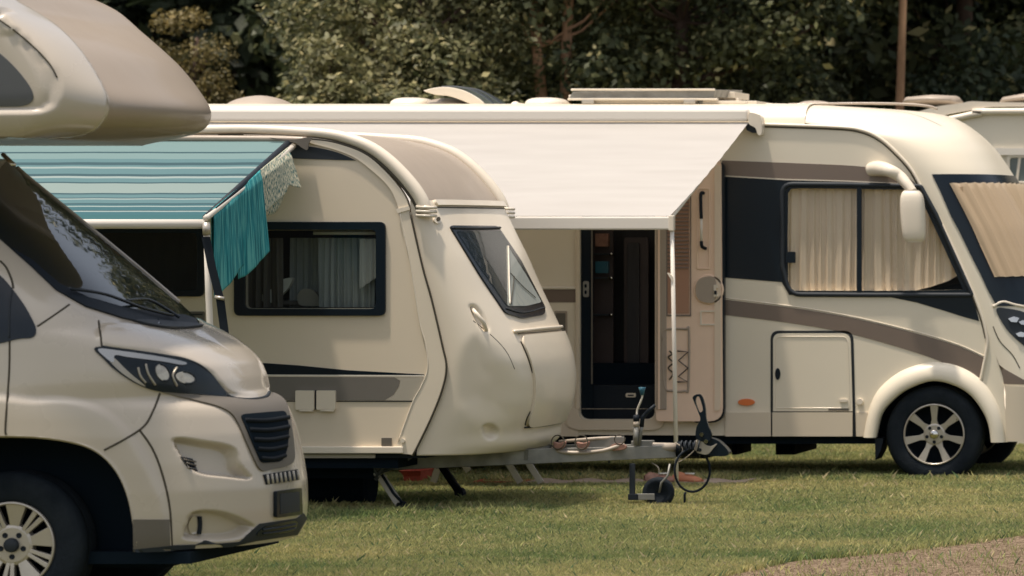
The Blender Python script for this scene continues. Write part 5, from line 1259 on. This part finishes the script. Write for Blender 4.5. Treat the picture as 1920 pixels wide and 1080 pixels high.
tag(obj('ground', [(-400, -60, 0), (400, -60, 0), (400, 500, 0), (-400, 500, 0)], [(0, 1, 2, 3)], M['soil']), kind='structure')
# dirt path: its far edge runs diagonally, nearest at the left
def edge_y(px):      # far edge of the path, traced as picture row, plus raggedness
    return float(np.interp(px, [1250, 1350, 1480, 1600, 1700, 1800, 1900, 2000, 2300], [1110, 1084, 1056, 1043, 1034, 1022, 1006, 996, 975]))
epts = []
for px in np.arange(1250, 2700, 6.0):
    Yq = F * H / (edge_y(px) - YH); X = PX(px, Yq); epts.append((X, Yq + 0.05 * math.sin(X * 9) + 0.035 * math.sin(X * 23 + 1) + rnd.uniform(-.03, .03)))
near = [(p[0] + 2.5, p[1] - 5.5) for p in epts[::12]]
poly = epts + near[::-1]
p2, f2 = tri(poly)
tag(obj('dirt_path', [(a, b, 0.004) for a, b in p2], f2, M['dirt']), kind='structure')

# stones and litter on the path: too many to count
def stuff_pebbles():
    V = []; Fc = []
    for k in range(9000):
        px = rnd.uniform(1300, 2000); y = rnd.uniform(24.3, 28.6); X = PX(px, y)
        if y > -.0 + np.interp(X, [e[0] for e in epts], [e[1] for e in epts]) - 0.03 + rnd.uniform(-.05, .05): continue
        s = rnd.uniform(.003, .013); s *= 1 if rnd.random() < .93 else 1.6; n = len(V); a0 = rnd.uniform(0, 6)
        for q in range(5): a = a0 + q * 1.2566; V.append((X + s * math.cos(a) * rnd.uniform(.7, 1.2), y + s * math.sin(a) * rnd.uniform(.7, 1.2), .003))
        V.append((X, y, .004 + s * rnd.uniform(.4, .8)))
        for q in range(5): Fc.append((n + q, n + (q + 1) % 5, n + 5))
    tag(obj('gravel', V, Fc, noise_mat('gravel_bits', [(.07, .048, .03), (.16, .115, .075), (.30, .23, .16)], 38)), kind='stuff')
stuff_pebbles()

def value_noise(x, y, sc, seed):
    g = np.random.default_rng(seed).random((256, 256)); x = x * sc + 1000; y = y * sc + 1000
    xi = np.floor(x).astype(int); yi = np.floor(y).astype(int); fx = x - xi; fy = y - yi; fx = fx * fx * (3 - 2 * fx); fy = fy * fy * (3 - 2 * fy)
    G_ = lambda a, b: g[a % 256, b % 256]
    return (G_(xi, yi) * (1 - fx) + G_(xi + 1, yi) * fx) * (1 - fy) + (G_(xi, yi + 1) * (1 - fx) + G_(xi + 1, yi + 1) * fx) * fy
def mesh_np(name, V, nper, colr, m):
    """V: (N, nper, 3) loose polygons; colr: (N,3)"""
    N = len(V); me = bpy.data.meshes.new(name); me.vertices.add(N * nper); me.vertices.foreach_set('co', V.reshape(-1).astype(np.float32))
    me.loops.add(N * nper); me.loops.foreach_set('vertex_index', np.arange(N * nper, dtype=np.int32)); me.polygons.add(N)
    me.polygons.foreach_set('loop_start', np.arange(0, N * nper, nper, dtype=np.int32)); me.polygons.foreach_set('loop_total', np.full(N, nper, dtype=np.int32))
    me.update(calc_edges=True)
    a = me.attributes.new('tint', 'FLOAT_COLOR', 'POINT'); c4 = np.ones((N, nper, 4), np.float32); c4[..., :3] = colr[:, None, :]; a.data.foreach_set('color', c4.reshape(-1))
    me.materials.append(m); return me
def leaf_mat(name, trans=0.35, rough=0.6, spec=0.3):
    m = bpy.data.materials.new(name); m.use_nodes = True; nt = m.node_tree; b = nt.nodes['Principled BSDF']; b.inputs['Roughness'].default_value = rough; b.inputs['Specular IOR Level'].default_value = spec
    at = nt.nodes.new('ShaderNodeAttribute'); at.attribute_name = 'tint'; t = nt.nodes.new('ShaderNodeBsdfTranslucent'); ms = nt.nodes.new('ShaderNodeMixShader'); ms.inputs[0].default_value = trans
    L = nt.links.new; L(at.outputs['Color'], b.inputs[0]); L(at.outputs['Color'], t.inputs[0]); L(b.outputs[0], ms.inputs[1]); L(t.outputs[0], ms.inputs[2]); L(ms.outputs[0], nt.nodes['Material Output'].inputs[0])
    return m
M['blade'] = leaf_mat('grass_blades', 0.28, 0.75, 0.15); M['leaf'] = leaf_mat('leaves', 0.3, 0.55, 0.35)
def grass():
    N = 1800000; y = 24.0 + (46 - 24.0) * nr.random(N) ** 1.35; px = -150 + 2260 * nr.random(N); x = (px - XV) * y / F
    ex = np.interp(x, [e[0] for e in epts], [e[1] for e in epts]); onpath = (y < ex) & (x > epts[0][0] - .3)
    edge = value_noise(x, y, 5, 3)
    keep = ~onpath | ((ex - y < 0.35 * edge) & (nr.random(N) < 0.3)) | (nr.random(N) < 0.006 + 0.02 * (edge > .75))
    mt = (x > PX(985, 34)) & (x < PX(1402, 34)) & (y > 33.87) & (y < 34.33); keep &= ~mt
    x, y = x[keep], y[keep]; N = len(x)
    n1 = value_noise(x, y, 1.1, 1); n2 = value_noise(x, y, 4.5, 2); n3 = value_noise(x, y * .7, 14, 5)
    h = 0.020 + 0.016 * n2 + 0.018 * nr.random(N) + 0.012 * n3
    tall = nr.random(N) < 0.01; h[tall] *= 1.5
    under = ((y > 30.1) & (y < 31.0) & (x < -7.2)) | ((y > 34.3) & (y < 35.2)); h[under] *= 1.35
    wd = 0.0011 + 0.0010 * nr.random(N) + (y - 24) * 0.00012
    a = nr.random(N) * 2 * PI; lean = (0.15 + 0.75 * nr.random(N)) * h; la = nr.random(N) * 2 * PI
    V = np.zeros((N, 4, 3), np.float32); dx, dy = np.cos(a) * wd, np.sin(a) * wd
    lx, ly = np.cos(la) * lean, np.sin(la) * lean
    V[:, 0] = np.stack([x - dx, y - dy, np.zeros(N) - .004], 1); V[:, 1] = np.stack([x + dx, y + dy, np.zeros(N) - .004], 1)
    V[:, 2] = np.stack([x + dx * .7 + lx * .35, y + dy * .7 + ly * .35, h * .6], 1); V[:, 3] = np.stack([x + lx, y + ly, h], 1)
    g = np.array([.225, .31, .105]); ye = np.array([.62, .55, .24]); dg = np.array([.14, .21, .10]); dry = np.array([.66, .55, .32])
    t = np.clip(0.15 + 0.75 * n1 + 0.35 * (n2 - .5), 0, 1)[:, None]; c = g * (1 - t) + ye * t
    k = (nr.random(N) < 0.25 - 0.15 * t[:, 0])[:, None]; c = np.where(k, dg, c); k = (nr.random(N) < 0.05 + .07 * t[:, 0])[:, None]; c = np.where(k, dry, c)
    c = c * (0.75 + 0.5 * nr.random((N, 1)))
    o = bpy.data.objects.new('grass', mesh_np('grass', V, 4, c, M['blade'])); col.objects.link(o); tag(o, kind='stuff')
grass()
def grass_far():
    N = 160000; y = 47 + 25 * nr.random(N); x = -26 + 30 * nr.random(N); h = 0.07 + 0.06 * nr.random(N); a = nr.random(N) * 2 * PI; wd = 0.012
    V = np.zeros((N, 3, 3), np.float32); V[:, 0] = np.stack([x - np.cos(a) * wd, y - np.sin(a) * wd, 0 * h], 1); V[:, 1] = np.stack([x + np.cos(a) * wd, y + np.sin(a) * wd, 0 * h], 1); V[:, 2] = np.stack([x + .02 * np.cos(a * 3), y, h], 1)
    c = np.array([.11, .14, .045]) * (0.6 + 0.8 * nr.random((N, 1))); o = bpy.data.objects.new('far_grass', mesh_np('far_grass', V, 3, c, M['blade'])); col.objects.link(o); tag(o, kind='stuff')
grass_far()

# ================================================================== 7. trees
def leaves(cent, rad, per, size, cols, up=0.5, squash=0.7):
    """clumps of leaf blades around centres"""
    n = len(cent); N = n * per; c = np.repeat(cent, per, 0); r = np.repeat(rad, per)[:, None]
    d = nr.normal(size=(N, 3)); d /= np.linalg.norm(d, axis=1, keepdims=True); rr = nr.random((N, 1)) ** 0.45
    p = c + d * rr * r * np.array([1, 1, squash])
    nrm = d * 0.6 + nr.normal(size=(N, 3)) * 0.55 + np.array([0, -0.25, up]); nrm /= np.linalg.norm(nrm, axis=1, keepdims=True)
    t = np.cross(nrm, nr.normal(size=(N, 3))); t /= np.linalg.norm(t, axis=1, keepdims=True); b = np.cross(nrm, t)
    s = size * (0.45 + 0.5 * nr.random((N, 1)) + 0.7 * nr.random((N, 1)) ** 3)
    V = np.stack([p - t * s, p - t * s * .1 + b * s * .55, p + t * s, p - t * s * .1 - b * s * .55], 1)
    cc = np.array(cols); k = nr.random(N); ci = np.repeat(nr.random(n), per)
    w_ = np.clip(0.5 * k + 0.5 * ci, 0, 1)[:, None]; ca = cc[0] * (1 - w_) + cc[1] * w_; hot = (nr.random(N) < 0.06)[:, None]; ca = np.where(hot, cc[2], ca) * (0.75 + 0.5 * nr.random((N, 1)))
    return V, ca
def tree(name, label, cat, x, y, base, height, crown, tr, lsize, nl, cols, lean=0, clumps=90, group=None, barkm='bark', stems=1, low=0.0):
    """crown: (rx, ry, z0, z1)"""
    root = thing(name, label, cat, (x, y, 0), group); rx, ry, z0, z1 = crown
    mb = MB(); lims = []
    for s in range(stems):
        ox = (s - (stems - 1) / 2) * 0.17; l = lean + (s - (stems - 1) / 2) * 0.9
        path = [Vector((x + ox + l * t * t + 0.08 * math.sin(5 * t + x + s), y + 0.05 * math.sin(7 * t), height * .92 * t - .1)) for t in np.linspace(0, 1, 12)]
        mb.tube(path, [tr * (1.25 if i == 0 else 1) * (1 - 0.85 * i / 11) + 0.012 for i in range(12)], seg=12); lims.append(path)
    cent = []
    for k in range(clumps):
        while True:
            q = nr.random(3) * 2 - 1
            if (q ** 2).sum() < 1 and (q ** 2).sum() > 0.10: break
        taper = 1 - 0.35 * max(0, q[2])
        cent.append((x + lean * .5 + q[0] * rx * taper, y + q[1] * ry * taper, (z0 + z1) / 2 + q[2] * (z1 - z0) / 2))
    cent = np.array(cent); 
    for k in range(0, clumps, 2 if clumps > 60 else 1):
        p = Vector(cent[k]); path = lims[k % stems]; zt = max(0.5, p.z - 0.5 * (Vector((p.x, p.y, 0)) - Vector((x, y, 0))).length); j = min(range(12), key=lambda i: abs(path[i].z - zt)); a = path[j]
        mid = a.lerp(p, 0.5) + Vector((0, 0, -0.12)); mb.tube([a, mid, p], [max(.012, tr * (1 - .85 * j / 11) * .38), .018, .006], seg=5, caps=False)
    mb.build('trunk', M[barkm], root, smooth=True)
    rad = 0.32 + 0.35 * nr.random(clumps); rad *= (rx / 1.9) ** 0.5
    V, c = leaves(cent, rad, max(10, nl // clumps), lsize, cols)
    me = mesh_np('crown', V - np.array([x, y, 0]), 4, c, M['leaf']); o = bpy.data.objects.new('crown', me); col.objects.link(o); o.parent = root
    return root
DK = [(.022, .036, .022), (.065, .082, .038), (.20, .20, .09)]
MD = [(.035, .052, .026), (.17, .17, .07), (.50, .43, .20)]
LT = [(.06, .078, .03), (.25, .225, .10), (.52, .45, .22)]
OL = [(.09, .085, .035), (.26, .20, .07), (.38, .28, .10)]
def TX(px, y): return PX(px, y)
# pale leafy bushes just behind the vehicles
tree('leafy_shrub', 'tall pale green leafy shrub behind the roof, beside the round brown dome', 'shrub', TX(625, 47), 47, 0, 3.7, (0.72, 0.7, 0.3, 3.85), .05, .042, 26000, LT, clumps=110)
tree('leafy_shrub', 'broad pale green leafy shrub rising directly behind the open roof light', 'shrub', TX(800, 47.6), 47.6, 0, 4.1, (1.25, 0.8, 0.3, 4.15), .05, .042, 34000, LT, clumps=130)
tree('leafy_shrub', 'loose pale shrub with sprays of leaves reaching the top edge', 'shrub', TX(800, 48.4), 48.4, 0, 4.9, (1.6, 0.7, 3.2, 5.6), .06, .038, 14000, LT, clumps=90)
tree('olive_shrub', 'blurred olive conifer in the gap right of the camper alcove', 'conifer', TX(355, 52), 52, 0, 4.6, (0.62, 0.6, 0.4, 4.75), .08, .026, 26000, OL, clumps=80)
tree('broadleaf_tree', 'dark broadleaf tree with a twin reddish trunk behind the roof vents in the middle', 'tree', TX(1045, 48.6), 48.6, 0, 9.5, (2.2, 1.3, 4.0, 9.8), .075, .055, 42000, MD, clumps=150, stems=2, barkm='bark_p')
tree('broadleaf_tree', 'dark leafy tree behind the solar panel rack, its low branches catching light', 'tree', TX(1290, 49), 49, 0, 8.5, (1.9, 1.5, 2.5, 8.8), .11, .05, 44000, MD, clumps=150)
tree('broadleaf_tree', 'straight pale orange trunked tree rising behind the ivory motorhome roof', 'tree', TX(1685, 51), 51, 0, 11, (2.3, 2.0, 4.6, 11), .05, .06, 26000, MD, clumps=110, barkm='bark_p')
tree('leafy_shrub', 'olive green shrub behind the motorhome roof left of the straight orange trunk', 'shrub', TX(1500, 50), 50, 0, 3.7, (1.1, 0.8, 0.3, 3.75), .05, .04, 22000, [(.04, .05, .022), (.11, .11, .05), (.24, .22, .10)], clumps=100)
tree('leafy_shrub', 'dull green shrub low behind the solar panel rack', 'shrub', TX(1180, 50.4), 50.4, 0, 3.8, (1.2, 0.7, 0.3, 3.6), .05, .04, 18000, MD, clumps=90)
tree('leafy_shrub', 'dark green shrub behind the roofs at the right edge', 'shrub', TX(1850, 52), 52, 0, 4.2, (1.4, 0.8, 0.3, 4.2), .05, .06, 10000, DK, clumps=90)
# the tall trees of the wood edge
wood = [(-230, 56, 'at the left edge above the camper alcove'), (470, 63, 'in the gap left of the pale shrubs'), (830, 53, 'behind the pale shrubs in the middle'), (1120, 56, 'between twin trunk and solar rack'),
        (1430, 53.5, 'behind the right end of the solar rack'), (1600, 57, 'left of the straight orange trunk'), (1800, 54.5, 'right of the straight orange trunk'), (2010, 57, 'at the right edge')]
for i, (px, yy, where) in enumerate(wood):
    tree('broadleaf_tree', 'tall dark tree of the wood edge ' + where, 'tree', TX(px, yy), yy, 0, 12, (2.5, 2.0, 1.2, 12.5), .14, .09, 20000, DK if i % 2 else MD, clumps=140, group='tall trees of the wood edge')
# the wood behind: reads as one mass
def wood_mass():
    cs = []; 
    for k in range(1500): cs.append((nr.uniform(-34, 6), nr.uniform(60, 68), nr.uniform(0.2, 13) * 1.0))
    cs = np.array(cs); V, c = leaves(cs, 0.9 + .6 * nr.random(len(cs)), 90, .17, DK); me = mesh_np('wood', V, 4, c, M['leaf'])
    o = bpy.data.objects.new('dense_wood', me); col.objects.link(o); tag(o, kind='stuff')
    # wooded slope behind closes the view
    pts = []; fs = []; nx, nz = 60, 14
    for i in range(nx + 1):
        for j in range(nz + 1):
            pts.append((-70 + 110 * i / nx, 69 + j * 0.8 + 0.6 * math.sin(i * 1.3 + j) + rnd.uniform(-.3, .3), -0.2 + 15 * j / nz + rnd.uniform(-.3, .3)))
    for i in range(nx):
        for j in range(nz): a = i * (nz + 1) + j; fs.append((a, a + 1, a + nz + 2, a + nz + 1))
    tag(obj('wooded_hillside', pts, fs, noise_mat('wooded_slope', [(.008, .014, .012), (.02, .03, .018), (.04, .05, .025)], 1.6, bs=4)), kind='structure')
wood_mass()
